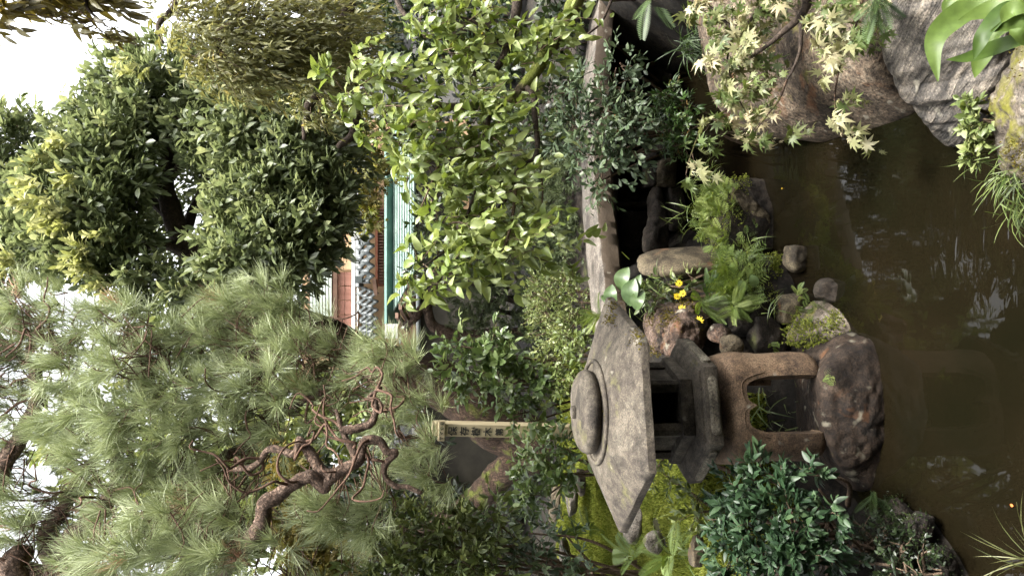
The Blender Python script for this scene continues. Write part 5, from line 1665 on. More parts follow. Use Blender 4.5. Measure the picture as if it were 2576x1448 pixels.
# ------------------------------------------------------------------ clipped yews and other shrubs across the pond
def needle_shrub(label, blobs, foot, dens, mat, size=0.02, name='yew_shrub', n=26, twL=0.10):
    t = thing(name, tuple(gpt(*foot)), label, 'shrub')
    p, d, bi = blob_points(blobs, dens, 0.72)
    dirs = nrm(d + 0.5 * UP + 0.45 * rng.normal(size=d.shape))
    pos, ld, ln_, sz, ti = sprays(p, dirs, twL, n, 1.0, size, 0.6, 0.15, 0.3)
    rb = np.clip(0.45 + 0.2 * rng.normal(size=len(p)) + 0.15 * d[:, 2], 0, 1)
    foliage(t, T_YEW, M[mat], pos, ld, ln_, sz, np.clip(rb[ti] + 0.15 * rng.normal(size=len(pos)), 0, 1), rest='foliage')
    for b in blobs[:6]:
        c = P(*b[:3])
        s0 = np.array(t.location) + 0.1 * rng.normal(size=3) * np.array([1, 1, 0])
        branch(t, 'stem', [s0 - UP * 0.1, 0.5 * (s0 + c) + 0.1 * rng.normal(size=3), c], 0.03, 0.01, M['dark_bark'], 7)
    return t


yw = needle_shrub('dark clipped yew behind the stone bridge', [(1400, 420, 5.9, 70, 70), (1390, 520, 5.8, 80, 80), (1400, 620, 5.7, 70, 80), (1340, 470, 6.1, 60, 80), (1330, 580, 6.0, 60, 80), (1440, 500, 5.6, 40, 90), (1440, 620, 5.5, 40, 70), (1430, 380, 5.7, 40, 60), (1300, 520, 6.3, 50, 90), (1290, 620, 6.2, 50, 70)], (1475, 520, 5.8), 26, 'yew', 0.030, n=34)
yw2 = needle_shrub('broad dark yew with twisted bare stem in front of the copper roofed house', [(1200, 720, 6.6, 60, 70), (1260, 780, 6.4, 70, 80), (1200, 830, 6.5, 70, 60), (1290, 690, 6.4, 60, 70), (1140, 690, 6.8, 40, 50), (1310, 850, 6.3, 50, 50), (1070, 640, 7.0, 40, 60), (1370, 700, 6.0, 50, 60), (1240, 640, 6.6, 50, 60), (1370, 880, 6.0, 40, 50)], (1440, 760, 6.4), 26, 'yew', 0.030, n=34)
branch(yw2, 'twisted_stem', px_line([(1330, 840, 6.4), (1170, 845, 6.4), (1120, 835, 6.4), (1088, 818, 6.4), (1075, 780, 6.4), (1060, 775, 6.4), (1045, 800, 6.4), (1032, 812, 6.4), (1020, 815, 6.5)]), 0.06, 0.025, M['pine_bark'], 12, 0.2)
branch(yw2, 'twisted_stem', px_line([(1075, 782, 6.4), (1080, 745, 6.4), (1098, 715, 6.4), (1105, 690, 6.4), (1130, 680, 6.4)]), 0.045, 0.03, M['pine_bark'], 12, 0.2)


def bush(name, label, blobs, foot, tpls, mat, dens, twL, n, alpha, size, nparts, key, **kw):
    g0 = gpt(*foot)
    t = thing(name, tuple(g0), label, 'shrub')
    st = [g0 - UP * 0.05, g0 + np.array([0.08, 0.05, -0.05]), g0 + np.array([-0.1, 0.03, -0.05])]
    kw.setdefault('twig_mat', M['twig'])
    crownify(t, blobs, tpls, M[mat], dens, twL, n, alpha, size, nparts, key, stems=st, **kw)
    return t


bush('small_leaf_shrub', 'pale green tiny-leaved shrub at the near end of the bridge', [(1370, 730, 5.1, 40, 44), (1410, 720, 5.0, 40, 34), (1400, 780, 5.0, 50, 50), (1430, 830, 4.9, 44, 44), (1380, 830, 5.1, 40, 40), (1450, 760, 4.9, 30, 40), (1350, 770, 5.2, 24, 34)], (1500, 790, 5.0),
     T_SMALL, 'lf_light', 60, 0.07, 12, 0.9, 0.017, 0, None, shell=0.6, rmean=0.45)
bush('camellia_bush', 'glossy broad-leaved bush growing in front of the sign post', [(1160, 870, 4.55, 30, 34), (1180, 930, 4.5, 44, 44), (1230, 880, 4.6, 44, 40), (1250, 960, 4.5, 56, 50), (1200, 980, 4.5, 30, 26), (1290, 900, 4.6, 44, 50), (1310, 980, 4.5, 44, 50), (1290, 1045, 4.45, 24, 24), (1340, 1060, 4.5, 24, 20), (1360, 960, 4.6, 40, 50)], (1440, 960, 4.7),
     T_CAM, 'lf_camellia', 11, 0.13, 8, 0.95, 0.058, 300, 'camellia', shell=0.35, nup=0.9, jitter=0.5, rmean=0.55, toward=0.2, tw_every=3)
bush('low_shrub', 'bright fresh green low shrub between the pale shrub and the lantern roof', [(1410, 900, 4.4, 30, 44), (1440, 860, 4.35, 30, 36), (1445, 930, 4.3, 24, 40), (1400, 960, 4.4, 24, 30), (1470, 890, 4.2, 24, 34)], (1500, 900, 4.3),
     T_CAM, 'lf_light', 22, 0.10, 8, 0.9, 0.036, 120, 'lowshrub', shell=0.3, rmean=0.3)
bush('trunk_bush', 'grey green leafy bush at the foot of the thick trunk left of the sign', [(1400, 1130, 4.7, 34, 30), (1350, 1140, 4.8, 40, 34), (1400, 1190, 4.6, 34, 40), (1340, 1210, 4.8, 34, 34), (1440, 1150, 4.5, 24, 40), (1370, 1250, 4.7, 40, 34)], (1450, 1170, 4.7),
     T_CAM, 'lf_camellia', 15, 0.14, 7, 0.9, 0.060, 150, 'camellia', shell=0.3, jitter=0.5, rmean=0.5)
bush('tall_shrub', 'light green many-twigged shrub at the left edge under the pine', [(1000, 1320, 4.0, 50, 40), (1080, 1300, 4.0, 50, 40), (1060, 1380, 3.9, 60, 50), (1150, 1330, 4.0, 50, 40), (1160, 1400, 3.9, 60, 50), (1230, 1300, 4.1, 50, 40), (1250, 1380, 4.0, 50, 50), (1000, 1420, 3.8, 60, 40), (1110, 1440, 3.8, 60, 40), (1230, 1440, 3.8, 50, 40), (940, 1410, 3.9, 40, 40)], (1470, 1500, 4.3),
     T_NAND, 'lf_mixed', 14, 0.14, 9, 0.8, 0.052, 200, 'tallshrub', shell=0.3, rmean=0.55, tw_every=3)
bush('slope_shrub', 'dark leaved shrub over the stones at the left edge of the moss slope', [(1330, 1340, 4.2, 50, 44), (1330, 1420, 4.0, 50, 40), (1410, 1330, 4.3, 40, 40), (1400, 1420, 4.0, 40, 40), (1450, 1400, 4.0, 26, 34), (1490, 1440, 3.8, 20, 20)], (1470, 1500, 4.3),
     T_NAND, 'lf_greygreen', 8, 0.12, 8, 0.9, 0.052, 150, 'slopeshrub', shell=0.3, rmean=0.5)
bush('front_shrub', 'dense dark blue-green shrub in front of the lantern at the lower left', [(1800, 1290, 2.95, 24, 30), (1850, 1225, 2.9, 34, 28), (1905, 1185, 2.85, 30, 24), (1895, 1250, 2.8, 40, 34), (1965, 1200, 2.78, 34, 24), (2025, 1190, 2.75, 30, 20), (1975, 1260, 2.7, 40, 34), (2060, 1230, 2.7, 30, 24), (1850, 1310, 2.8, 40, 40), (1920, 1320, 2.7, 44, 40), (2000, 1310, 2.65, 44, 40), (2080, 1300, 2.6, 26, 34), (1850, 1390, 2.75, 40, 40), (1930, 1400, 2.65, 50, 40), (2010, 1390, 2.6, 50, 44), (2080, 1380, 2.6, 36, 40), (1880, 1450, 2.7, 50, 30), (1980, 1450, 2.6, 50, 30)], (2000, 1400, 2.95),
     T_NAND, 'lf_blue', 12, 0.08, 9, 0.85, 0.042, 300, 'front', shell=0.45, rmean=0.5, nup=0.9, toward=0.35, tw_every=4)
bush('bridge_shrub', 'grey green small-leaved shrub hanging over the stone bridge', [(1440, 240, 4.45, 36, 50), (1460, 320, 4.4, 50, 50), (1510, 280, 4.3, 50, 50), (1480, 390, 4.3, 44, 44), (1540, 350, 4.25, 50, 50), (1530, 420, 4.2, 40, 44), (1500, 460, 4.2, 30, 30), (1570, 290, 4.25, 40, 50), (1550, 220, 4.3, 34, 44), (1560, 160, 4.3, 30, 36), (1580, 370, 4.2, 34, 40), (1600, 330, 4.2, 24, 34), (1430, 330, 4.5, 34, 44)], (1440, 280, 5.6),
     T_SPOON, 'lf_greygreen', 12, 0.12, 8, 0.85, 0.046, 300, 'bridge', shell=0.3, rmean=0.5, hang=0.5, upbias=0.3, toward=0.4, tw_every=3)
bush('bank_bush', 'dark leafy bush behind the far end of the bridge', [(1400, 130, 5.4, 50, 50), (1430, 60, 5.4, 50, 50), (1380, 250, 5.6, 50, 50), (1420, 210, 5.5, 40, 50), (1400, 320, 5.7, 50, 44), (1350, 340, 5.9, 60, 50), (1440, 0, 5.3, 50, 40)], (1480, 150, 5.6),
     T_CAM, 'lf_dark', 14, 0.14, 8, 0.9, 0.06, 120, 'bankbush', shell=0.35, rmean=0.6)
bush('edged_shrub', 'small rounded shrub with pale-edged leaves in the shade under the bridge', [(1690, 240, 4.3, 28, 26), (1680, 290, 4.3, 28, 30), (1720, 270, 4.25, 24, 26), (1695, 340, 4.25, 28, 28), (1730, 320, 4.2, 20, 26), (1715, 370, 4.2, 22, 20)], (1770, 300, 4.4),
     T_LANCE, 'lf_varieg', 34, 0.07, 8, 0.8, 0.042, 150, 'edged', shell=0.4, rmean=0.45)
bush('bank_privet', 'small yellow-green seedling shrub on top of the slate stone edge', [(2440, 270, 2.15, 12, 18), (2455, 310, 2.17, 14, 20), (2468, 350, 2.18, 14, 22), (2455, 390, 2.2, 14, 16), (2475, 300, 2.12, 10, 16)], (2490, 330, 2.1),
     T_CAM, 'lf_light', 50, 0.03, 7, 0.9, 0.028, 120, 'privet', shell=0.3, rmean=0.5)

# ------------------------------------------------------------------ small yellow maples
def small_maple(label, blobs, foot, mat, size, dens, nparts, key, rmean=0.5):
    t = thing('maple_tree', tuple(gpt(*foot)), label, 'tree')
    s0 = np.array(t.location)
    crownify(t, blobs, T_MAPLE, M[mat], dens, 0.14, 6, 1.2, size, nparts, key, 0.0, droop=0.35, shell=0.1, nup=1.2, jitter=0.5, rmean=rmean, rvar=0.22, twig_mat=M['twig'], twig_r=0.002, tw_every=3)
    c0 = P(*blobs[0][:3])
    branch(t, 'trunk', [s0 - UP * 0.1, 0.5 * (s0 + c0) + 0.1 * rng.normal(size=3), c0], 0.05, 0.015, M['dark_bark'], 8)
    return t


small_maple('small yellow-green maple in front of the house tiles', [(900, 470, 8.5, 36, 60), (920, 540, 8.5, 30, 40), (890, 400, 8.6, 40, 50), (940, 430, 8.5, 24, 50), (900, 340, 8.6, 40, 40)], (1430, 420, 8.8), 'lf_maple_y', 0.085, 26, 150, 'maple_y', 0.35)
small_maple('yellow tinged maple behind the twisted pine branch at the left', [(730, 1280, 4.9, 40, 40), (740, 1340, 4.9, 44, 40), (760, 1400, 4.8, 50, 40), (790, 1430, 4.8, 50, 30), (720, 1200, 5.0, 30, 34), (830, 1400, 4.8, 40, 40), (700, 1150, 5.0, 24, 24)], (1450, 1440, 5.2), 'lf_maple_y', 0.062, 26, 220, 'maple_y', 0.6)

# ------------------------------------------------------------------ maple over the right boulder
mp0 = gpt(1700, -260, 3.4)
mpl = thing('pale_maple', tuple(mp0), 'maple with pale cream-green leaves spilling over the granite boulder', 'tree')
branch(mpl, 'trunk', [mp0 - UP * 0.2, P(1780, -150, 3.1), P(1860, -80, 3.0), P(1990, -60, 2.8)], 0.05, 0.03, M['dark_bark'], 10)
for pts, r0, r1 in [([(2010, -40, 2.75), (2030, 10, 2.72), (2005, 50, 2.75), (1965, 85, 2.8), (1930, 115, 2.85), (1880, 150, 3.0)], 0.020, 0.006), ([(2018, 40, 2.74), (2015, 90, 2.72), (2012, 130, 2.72), (1995, 175, 2.72), (1980, 200, 2.75)], 0.010, 0.004),
                    ([(1990, -60, 2.8), (1900, 40, 2.95), (1850, 75, 3.0), (1790, 20, 3.1), (1730, 0, 3.2)], 0.012, 0.003), ([(1900, 200, 2.95), (1870, 235, 3.05), (1830, 275, 3.1), (1790, 300, 3.1), (1760, 335, 3.1), (1735, 400, 3.1), (1725, 440, 3.1)], 0.006, 0.002),
                    ([(1980, 200, 2.75), (1960, 250, 2.8), (1930, 290, 2.85), (1900, 330, 2.9)], 0.005, 0.002), ([(2180, -60, 2.4), (2160, 40, 2.45), (2130, 110, 2.5), (2110, 180, 2.55), (2100, 260, 2.6), (2120, 340, 2.6)], 0.006, 0.002),
                    ([(1850, 75, 3.0), (1830, 150, 3.05), (1850, 230, 3.0), (1880, 290, 3.0)], 0.006, 0.002)]:
    branch(mpl, 'branch', px_line(pts), r0, r1, M['dark_bark'] if r0 > 0.008 else M['red_bark'], 8, 0.1)
MPB = [(1730, 15, 3.2, 30, 24), (1780, 30, 3.1, 40, 34), (1780, 90, 3.1, 34, 34), (1830, 60, 3.0, 40, 40), (1800, 150, 3.05, 34, 34), (1850, 130, 3.0, 40, 40), (1810, 210, 3.05, 30, 30), (1860, 200, 2.95, 36, 36), (1900, 40, 2.9, 40, 40), (1890, 110, 2.9, 34, 34),
       (1870, 270, 2.98, 30, 34), (1830, 260, 3.05, 24, 24), (1920, 320, 2.95, 34, 24), (1960, 355, 2.95, 30, 16), (1900, 350, 2.98, 20, 16), (1790, 300, 3.1, 18, 16), (1775, 330, 3.1, 14, 14), (1740, 380, 3.1, 20, 24), (1725, 430, 3.1, 14, 20), (1860, 345, 3.05, 16, 14),
       (1960, 30, 2.75, 34, 30), (2060, 50, 2.55, 40, 40), (2100, 100, 2.52, 40, 34), (2060, 120, 2.6, 34, 30), (2110, 170, 2.55, 30, 24), (2105, 250, 2.58, 14, 20), (2100, 300, 2.6, 16, 20), (2140, 365, 2.6, 16, 12), (2150, 60, 2.45, 30, 34)]
crownify(mpl, MPB, T_MAPLE, M['lf_maple'], 5.6, 0.09, 6, 1.15, 0.054, 300, 'maple', -0.2, droop=0.7, shell=0.05, nup=0.7, jitter=0.65, rmean=0.40, rvar=0.30, twig_mat=M['twig'], twig_r=0.0012, tw_every=2, toward=0.25, light_up=0.15)

# ------------------------------------------------------------------ ferns
def fern(label, base, dirs, L, mat='lf_fern', tpls=T_FROND, key='fern', rm=0.5, spread=0.35, n=10, name='fern'):
    """fronds arching from one foot"""
    t = thing(name, tuple(base), label, 'fern')
    d = nrm(np.array(dirs, float)[rng.integers(0, len(dirs), n)] + spread * rng.normal(size=(n, 3)))
    pos = np.array(base) + 0.012 * rng.normal(size=(n, 3))
    foliage(t, tpls, M[mat], pos, d, nrm(UP + 0.25 * rng.normal(size=(n, 3)) + 0.3 * np.array([0, -1, 0])), L * rng.uniform(0.7, 1.15, n), np.clip(rm + 0.25 * rng.normal(size=n), 0, 0.99), n, key, part='frond')
    return t


fern('yellow-green fern tuft at the near end of the stone bridge', P(1512, 790, 4.2), [(-0.5, -0.3, 0.5), (-0.1, -0.4, 0.7), (0.5, -0.2, 0.5)], 0.16, rm=0.8, n=9)
fern('long fern hanging at the far right end under the bridge', P(1640, -20, 4.4), [(-0.4, -0.3, -0.6), (-0.7, -0.3, -0.1), (-0.1, -0.4, -0.5)], 0.26, 'lf_fern_dark', key='fern_d', n=9)
fern('fern growing from the crack above the granite boulder', P(2200, -10, 2.3), [(-0.8, 0, 0.25), (-0.6, -0.2, -0.1), (-0.5, 0.3, 0.5), (-0.2, 0.2, 0.6)], 0.14, 'lf_fern_dark', key='fern_d', n=14, rm=0.7)
fern('small fern low on the dark bank at the water lower left', P(2200, 1240, 2.85), [(-0.6, -0.3, -0.1), (-0.8, -0.2, 0.3), (-0.3, -0.5, 0.1)], 0.11, 'lf_fern_dark', key='fern_d', n=6)
fern('bright fern rising from the moss left of the lantern roof tip', P(1595, 1400, 3.75), [(0.1, 0, 0.9), (-0.5, -0.2, 0.5), (0.5, -0.2, 0.5)], 0.17, rm=0.5, n=9)
fern('feathery fern beside the pale stone on the moss slope', P(1690, 1400, 3.4), [(0.2, -0.2, 0.7), (0.5, -0.3, 0.4), (-0.3, -0.3, 0.4)], 0.16, rm=0.35, n=10)
fern('fern by the dark root at the left end of the moss slope', P(1480, 1330, 4.5), [(0.1, -0.2, 0.8), (-0.4, -0.2, 0.5), (0.4, -0.2, 0.5)], 0.18, 'lf_fern_dark', key='fern_d', rm=0.6, n=9)
fern('little orange tinged fern in the gap of the lantern base stone', P(2078, 952, 2.93), [(0.3, -0.4, 0.1), (-0.3, -0.4, 0.2), (0, -0.5, -0.3)], 0.045, tpls=T_SMFROND, key='fern_s', n=7)
fern('tiny fern growing behind the right lantern leg', P(1955, 875, 3.3), [(0.3, -0.2, 0.7), (-0.2, -0.3, 0.7)], 0.05, tpls=T_SMFROND, key='fern_s', n=6)


def fern_patch(label, o, n, L, mask=None, thresh=-0.1, rm=0.55, mat='lf_fern', key='fern_s', upmin=0.15, seedscale=7.0):
    p, no = surface_points(o, n, upmin, mask, seedscale, thresh)
    if not len(p):
        return
    t = thing('fern_patch', tuple(p.mean(0)), label, 'fern')
    d = nrm(no + 0.2 * UP + np.array([0.1, -0.45, -0.1]) + 0.65 * rng.normal(size=p.shape))
    k = min(300, len(p))
    foliage(t, T_SMFROND, M[mat], p, d, nrm(UP + np.array([0, -0.4, 0]) + 0.3 * rng.normal(size=p.shape)), L * rng.uniform(0.6, 1.25, len(p)), np.clip(rm + 0.22 * rng.normal(size=len(p)), 0, 0.99), k, key, part='frond')


def pxmask(x0, x1, y0, y1):
    def f(co, no):
        q = proj(co)
        return (q[:, 0] > x0) & (q[:, 0] < x1) & (q[:, 1] > y0) & (q[:, 1] < y1) & ((no * (co - EYEP)).sum(1) < 0)
    return f


fern_patch('bright green ferns carpeting the crown of the island stone', isl, 260, 0.075, pxmask(1735, 1850, 455, 640), -0.4, 0.75, upmin=-0.2)
fern_patch('brownish low ferns on the front of the island stone', isl, 40, 0.06, pxmask(1850, 1900, 560, 640), -0.4, 0.35, upmin=-0.5)
fern_patch('ferns covering the ridge stone beside the lantern', rdg, 260, 0.08, pxmask(1780, 1900, 640, 800), -0.6, 0.6, upmin=-0.3)
fern_patch('small ferns on the moss-capped edge stone', s_edge, 26, 0.05, pxmask(2000, 2090, 760, 850), -0.5, 0.4, upmin=-0.1)
moss_on(isl, M['moss'], 2500, 0.010, thresh=-0.15, mask=pxmask(1735, 1880, 440, 650), upmin=-0.1)
moss_on(rdg, M['moss'], 2800, 0.011, thresh=-0.3, mask=pxmask(1780, 1960, 620, 800), upmin=0.0)
fern('soft feathery green fern between the tan boulder and the ridge stone', P(1790, 730, 3.85), [(0.2, -0.3, 0.3), (0.5, -0.3, 0.1), (-0.4, -0.3, 0.3), (0, -0.5, 0)], 0.15, n=16, rm=0.25, mat='lf_fern_dark', key='fern_d', spread=0.4)
fern('drooping feathery fern below the yellow flowers', P(1770, 760, 3.75), [(0.3, -0.3, 0.1), (-0.3, -0.4, 0.1), (0, -0.5, -0.3)], 0.14, n=14, rm=0.5, spread=0.4)
fern('fern clump hanging over the dark stones behind the lantern', P(1850, 770, 3.6), [(-0.4, -0.4, 0.0), (-0.2, -0.5, -0.3), (0.3, -0.4, 0.1), (-0.7, -0.2, 0.1)], 0.12, n=26, rm=0.65, spread=0.4)
fern('golden-green fern sprig over the squared stone by the water', P(2010, 745, 3.45), [(0.6, -0.3, 0.1), (0.4, -0.4, -0.2), (0.7, -0.1, 0.3)], 0.08, n=8, rm=0.85, spread=0.3)


# ------------------------------------------------------------------ grasses, leaves and flowers
def tuft(name, label, base, n, L, mat, dirs, spread=0.4, cat='grass', key='blade', jit=0.02, tpls=T_BLADE, parts=True):
    t = thing(name, tuple(base), label, cat)
    d = nrm(np.array(dirs, float)[rng.integers(0, len(dirs), n)] + spread * rng.normal(size=(n, 3)))
    pos = np.array(base) + jit * rng.normal(size=(n, 3))
    foliage(t, tpls, M[mat], pos, d, nrm(UP + 0.4 * rng.normal(size=(n, 3))), L * rng.uniform(0.6, 1.2, n), rng.random(n), n if parts else 0, key + mat, part='blade', rest='blades')
    return t


tuft('sedge_tuft', 'thin sedge blades on the far side of the island stone', P(1745, 540, 4.1), 34, 0.16, 'lf_grass', [(0.5, 0, 0.6), (0.1, -0.1, 0.8), (-0.4, 0, 0.6)], jit=0.05)
tuft('sedge_tuft', 'sedge blades at the pond-side tip of the island stone', P(1775, 445, 4.0), 30, 0.13, 'lf_grass', [(0.7, 0, 0.3), (0.5, -0.2, 0.6), (0.7, -0.2, 0)], jit=0.03)
tuft('sedge_tuft', 'narrow blades drooping between the island stone and the ridge stone', P(1895, 640, 3.75), 40, 0.12, 'lf_grass', [(0.3, -0.4, -0.1), (0.4, -0.3, 0.4), (-0.2, -0.4, 0.2)], jit=0.04)
tuft('sedge_tuft', 'a few blades beside the squared stone near the water', P(1935, 780, 3.5), 16, 0.12, 'lf_grass', [(0.2, -0.4, -0.2), (0.4, -0.3, 0.3)], jit=0.03)
tuft('lily_turf', 'dark lily turf clump under the right end of the bridge', P(1745, 110, 4.0), 120, 0.17, 'lf_fern_dark', [(-0.5, -0.4, 0.3), (-0.2, -0.5, 0.5), (-0.6, -0.3, 0.0), (0.2, -0.4, 0.5)], jit=0.04)
tuft('grass_tuft', 'green grass blades reaching over the water from the corner stone', P(2545, 445, 2.12), 60, 0.13, 'lf_grass', [(-0.4, 0.1, 0.3), (-0.6, 0.1, 0.1), (-0.3, 0.3, 0.5), (-0.7, 0.1, 0.5)], jit=0.025)
tuft('grass_tuft', 'short grass blades on the pond edge of the corner stone', P(2500, 395, 2.17), 26, 0.10, 'lf_grass', [(-0.2, 0.3, 0.5), (-0.4, 0.2, 0.4)], jit=0.03)
tuft('grass_tuft', 'drooping grass at the lower end of the corner stone', P(2560, 520, 2.1), 40, 0.11, 'lf_grass', [(-0.6, 0, 0.1), (-0.5, 0.2, 0.4), (-0.7, 0, -0.2)], jit=0.02)
tuft('grass_stalks', 'thin flowering grass stalks rising at the lower left corner', P(2640, 1420, 1.95), 22, 0.24, 'lf_sedge', [(0.2, 0.1, 0.8), (0.5, 0.1, 0.6), (0, 0.2, 0.9)], spread=0.2, jit=0.015, tpls=[tpl_blade(7, 0.022, 0.5), tpl_blade(7, 0.02, 0.3)])
tuft('grass_tuft', 'dim grass clump behind the lantern legs', P(1950, 1020, 3.72), 190, 0.17, 'lf_grass', [(0.3, -0.4, 0.5), (-0.3, -0.4, 0.5), (0, -0.5, 0.2)], jit=0.09)
tuft('grass_tuft', 'grassy strip between the moss and the dark root', P(1745, 1330, 3.4), 80, 0.11, 'lf_grass', [(0.3, -0.4, 0.5), (-0.3, -0.4, 0.5)], jit=0.08)
tuft('grass_tuft', 'narrow blades under the broad leaves beside the lantern roof', P(1645, 745, 4.0), 50, 0.13, 'lf_grass', [(0.1, -0.3, 0.8), (0.4, -0.2, 0.6), (-0.3, -0.3, 0.7)], jit=0.07)
bush('under_shrub', 'small leafy herbs below the left lantern roof edge', [(1645, 1190, 3.7, 14, 20), (1685, 1205, 3.6, 16, 22), (1745, 1290, 3.4, 14, 30), (1750, 1250, 3.4, 14, 24)], (1720, 1250, 3.5),
     T_NAND, 'lf_mixed', 22, 0.08, 7, 0.9, 0.042, 80, 'under', shell=0.2, rmean=0.55)
bush('boulder_herbs', 'small green herbs at the foot of the tan boulder', [(1650, 720, 4.1, 20, 22), (1690, 720, 4.05, 20, 22), (1620, 740, 4.1, 20, 22), (1740, 705, 4.05, 16, 18), (1660, 750, 4.0, 18, 18)], (1730, 730, 4.05),
     T_NAND, 'lf_mixed', 24, 0.07, 6, 0.9, 0.045, 80, 'herbs', shell=0.2, rmean=0.35)
bush('shore_herbs', 'dim low leaves along the dark bank at the lower left waterline', [(2200, 1380, 2.6, 34, 44), (2240, 1420, 2.5, 34, 34), (2170, 1330, 2.7, 30, 34), (2280, 1440, 2.42, 30, 24), (2320, 1450, 2.4, 26, 20), (2230, 1330, 2.62, 24, 34), (2270, 1370, 2.52, 20, 30), (2320, 1390, 2.46, 20, 30), (2370, 1440, 2.4, 20, 24)], (2260, 1440, 2.65),
     T_SMALL, 'lf_dark', 15, 0.06, 8, 0.9, 0.020, 0, None, shell=0.3, rmean=0.15)


def ribbon_leaf(parent, pts, w, mat, fold=0.25, name='leaf', r=0.5, roll=(0, 0, 1), wide=0.45):
    line = smooth_line(pts, 6)
    n = len(line)
    tang = nrm(np.gradient(line, axis=0))
    side = nrm(np.cross(tang, np.array(roll, float)))
    upv = np.cross(side, tang)
    V, Q = [], []
    for i in range(n):
        t = i / (n - 1)
        a = min(1, t / wide) if t < wide else (1 - t) / (1 - wide)
        ww = 0.5 * w * max(0.04, math.sin(a * math.pi / 2) ** 0.8)
        for s in (-1, -0.5, 0, 0.5, 1):
            V.append(line[i] + side[i] * ww * s + upv[i] * ww * (fold * abs(s) ** 1.5 - 0.04 * math.cos(s * 9 + i * 0.4)))
        if i:
            for k in range(4):
                Q.append((5 * i - 5 + k, 5 * i - 4 + k, 5 * i + 1 + k, 5 * i + k))
    return link(name, mesh_np(name, np.array(V), quads=np.array(Q), rnd=np.full(len(V), r)), mat, parent)


ap = thing('broad_leaf_plant', tuple(P(2640, 20, 1.62)), 'plant with broad glossy strap leaves in the right bottom corner', 'plant')
for pts, w, r_, roll in [
        ([(2640, 10, 1.62), (2560, -10, 1.7), (2460, 15, 1.78), (2385, 62, 1.80), (2350, 115, 1.8), (2360, 205, 1.8)], 0.075, 0.7, (0.2, -0.7, 0.7)),
        ([(2640, 20, 1.60), (2570, 25, 1.62), (2500, 25, 1.68), (2410, 52, 1.72)], 0.065, 0.9, (0.1, -0.6, 0.8)),
        ([(2640, 90, 1.60), (2570, 100, 1.62), (2505, 121, 1.66), (2439, 145, 1.68), (2380, 151, 1.7)], 0.042, 0.25, (0.3, -0.8, 0.4)),
        ([(2640, 10, 1.60), (2544, 10, 1.62), (2489, 70, 1.63), (2466, 108, 1.64), (2450, 150, 1.64)], 0.045, 0.05, (0.9, -0.5, 0.1)),
        ([(2640, 40, 1.62), (2560, 55, 1.68), (2497, 90, 1.74), (2466, 150, 1.76), (2452, 196, 1.76)], 0.062, 0.85, (0.4, -0.8, 0.4)),
        ([(2640, 10, 1.58), (2580, 15, 1.58), (2540, 30, 1.6), (2520, 58, 1.6)], 0.05, 0.95, (0.4, -0.8, 0.4)),
        ([(2640, 60, 1.58), (2590, 70, 1.58), (2550, 62, 1.6), (2490, 80, 1.62)], 0.05, 0.5, (0.2, -0.8, 0.5)),
        ([(2640, -40, 1.7), (2520, -20, 1.8), (2440, -5, 1.9), (2390, 10, 1.95), (2380, 45, 1.95)], 0.06, 0.6, (0.2, -0.7, 0.6)),
        ([(2660, 120, 1.58), (2590, 105, 1.56), (2560, 85, 1.56), (2540, 75, 1.58)], 0.035, 0.7, (0.2, -0.8, 0.5))]:
    ribbon_leaf(ap, px_line(pts), w, M['lf_strap'], 0.22, r=r_, roll=roll)

wl_ = thing('wide_leaf_plant', tuple(P(1610, 740, 4.05)), 'plant with wide rounded grey-green leaves at the bridge end', 'plant')
for x, y, D, x2, y2, D2, w in [(1560, 730, 4.0, 1582, 672, 3.95, 0.09), (1585, 770, 3.95, 1598, 700, 3.9, 0.10), (1545, 770, 4.0, 1540, 715, 4.0, 0.08), (1600, 745, 3.95, 1612, 690, 3.9, 0.06), (1545, 745, 4.05, 1520, 760, 4.0, 0.07), (1600, 780, 3.9, 1620, 730, 3.88, 0.08)]:
    a, c = P(x, y, D), P(x2, y2, D2)
    ribbon_leaf(wl_, [a, 0.5 * (a + c) + np.array([0, -0.02, 0.02]), c], w, M['lf_ivy'], 0.25, r=rng.random(), roll=(0.2, -0.8, 0.6), wide=0.5)
twigs(wl_, [np.array(wl_.location)] * 6, [P(1560, 730, 4.0), P(1585, 770, 3.95), P(1545, 770, 4.0), P(1600, 745, 3.95), P(1545, 745, 4.05), P(1600, 780, 3.9)], 0.003, M['twig'], 'leaf_stalks')
wr = thing('round_leaf_plant', tuple(P(1880, 720, 3.62)), 'two rounded pale leaves standing out on the ridge stone', 'plant')
for x, y, x2, y2 in [(1872, 735, 1858, 705), (1900, 722, 1888, 690)]:
    a, c = P(x, y, 3.6), P(x2, y2, 3.58)
    ribbon_leaf(wr, [a, 0.5 * (a + c) + np.array([0, -0.01, 0.0]), c], 0.05, M['lf_ivy'], 0.2, r=0.9, roll=(0.1, -0.9, 0.3), wide=0.5)

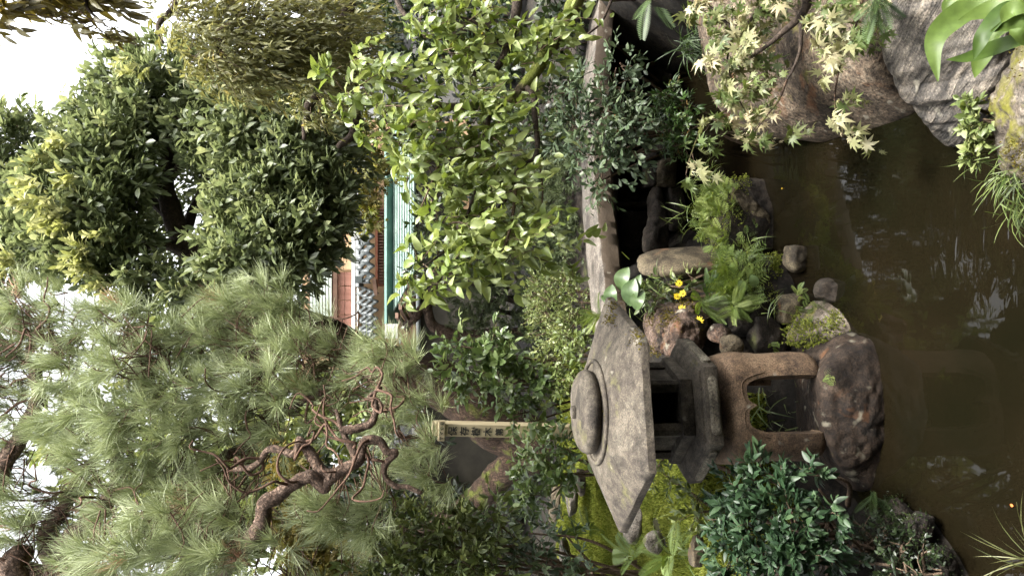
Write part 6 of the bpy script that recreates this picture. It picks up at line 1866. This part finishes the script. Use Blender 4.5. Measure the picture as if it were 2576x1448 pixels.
for (x, y, D, lab) in [(1708, 712, 3.85, 'yellow daisy nearest the tan boulder'), (1717, 738, 3.82, 'left of the two lower yellow daisies in the cluster of three'), (1703, 745, 3.84, 'yellow daisy at the left of the cluster of three'), (1716, 775, 3.8, 'lone yellow daisy above the pitted stone'), (1757, 808, 3.7, 'largest yellow daisy nearest the lantern')]:
    c = P(x, y, D)
    t = thing('yellow_flower', tuple(c), lab, 'flower', 'yellow daisies')
    nn = nrm(np.array([rng.normal() * 0.3, -0.8, 0.5]))
    a = nrm(np.cross(nn, UP))
    b_ = np.cross(nn, a)
    R0 = 0.022 if 'largest' not in lab else 0.03
    for k in range(11):
        th = 2 * math.pi * k / 11 + rng.normal() * 0.1
        d = a * math.cos(th) + b_ * math.sin(th)
        s_ = np.cross(nn, d)
        q = [c + d * R0 * 0.15, c + d * R0 * 0.6 + s_ * R0 * 0.17 + nn * 0.002, c + d * R0 * rng.uniform(0.9, 1.1), c + d * R0 * 0.6 - s_ * R0 * 0.17 + nn * 0.002]
        link('petal', mesh_np('petal', np.array(q), quads=np.array([(0, 1, 2, 3)]), rnd=np.full(4, 0.6)), M['petal'], t)
    v, tt = ICO[2]
    link('flower_centre', mesh_np('flower_centre', v * R0 * 0.2 + c + nn * 0.002, tt, rnd=np.zeros(len(v))), M['petal'], t)
    branch(t, 'stalk', [c - nn * 0.004, c + np.array([0.02, 0.03, -0.07]), c + np.array([0.05, 0.06, -0.16])], 0.0018, 0.002, M['twig'], 5)

M['fallen'] = leaf_mat('fallen_yellow_leaf', [(0.0, (0.55, 0.36, 0.03)), (1.0, (0.62, 0.16, 0.05))], 0.5, 0.1)
for x, y, r_, lab in [(1967, 474, 0.0, 'small yellow leaf floating on the dark water by the island stone'), (2545, 1270, 0.9, 'small red leaf floating on the water near the lower left')]:
    c = PZ(x, y, 0.006)
    v, tt = T_OVATE[1]
    link('floating_leaf', mesh_np('floating_leaf', (v - v.mean(0)) * np.array([0.020, 0.020, 0.012]), tt, rnd=np.full(len(v), r_)), M['fallen'], loc=Vector(c.tolist()), label=lab, cat='leaf')
# brown trunk at the far right edge
et = gpt(1700, -14, 4.6)
tr = thing('edge_tree', tuple(et), 'brown tree trunk cut off by the right edge beside the bridge', 'tree')
branch(tr, 'trunk', [et - UP * 0.1, P(1600, -22, 4.6), P(1500, -24, 4.6), P(1300, -60, 4.6), P(900, -100, 4.7)], 0.065, 0.05, M['red_bark'], 12)
branch(tr, 'branch', px_line([(1545, -20, 4.6), (1530, 20, 4.55), (1510, 60, 4.5), (1480, 85, 4.45), (1470, 100, 4.45)]), 0.012, 0.005, M['dark_bark'], 6)
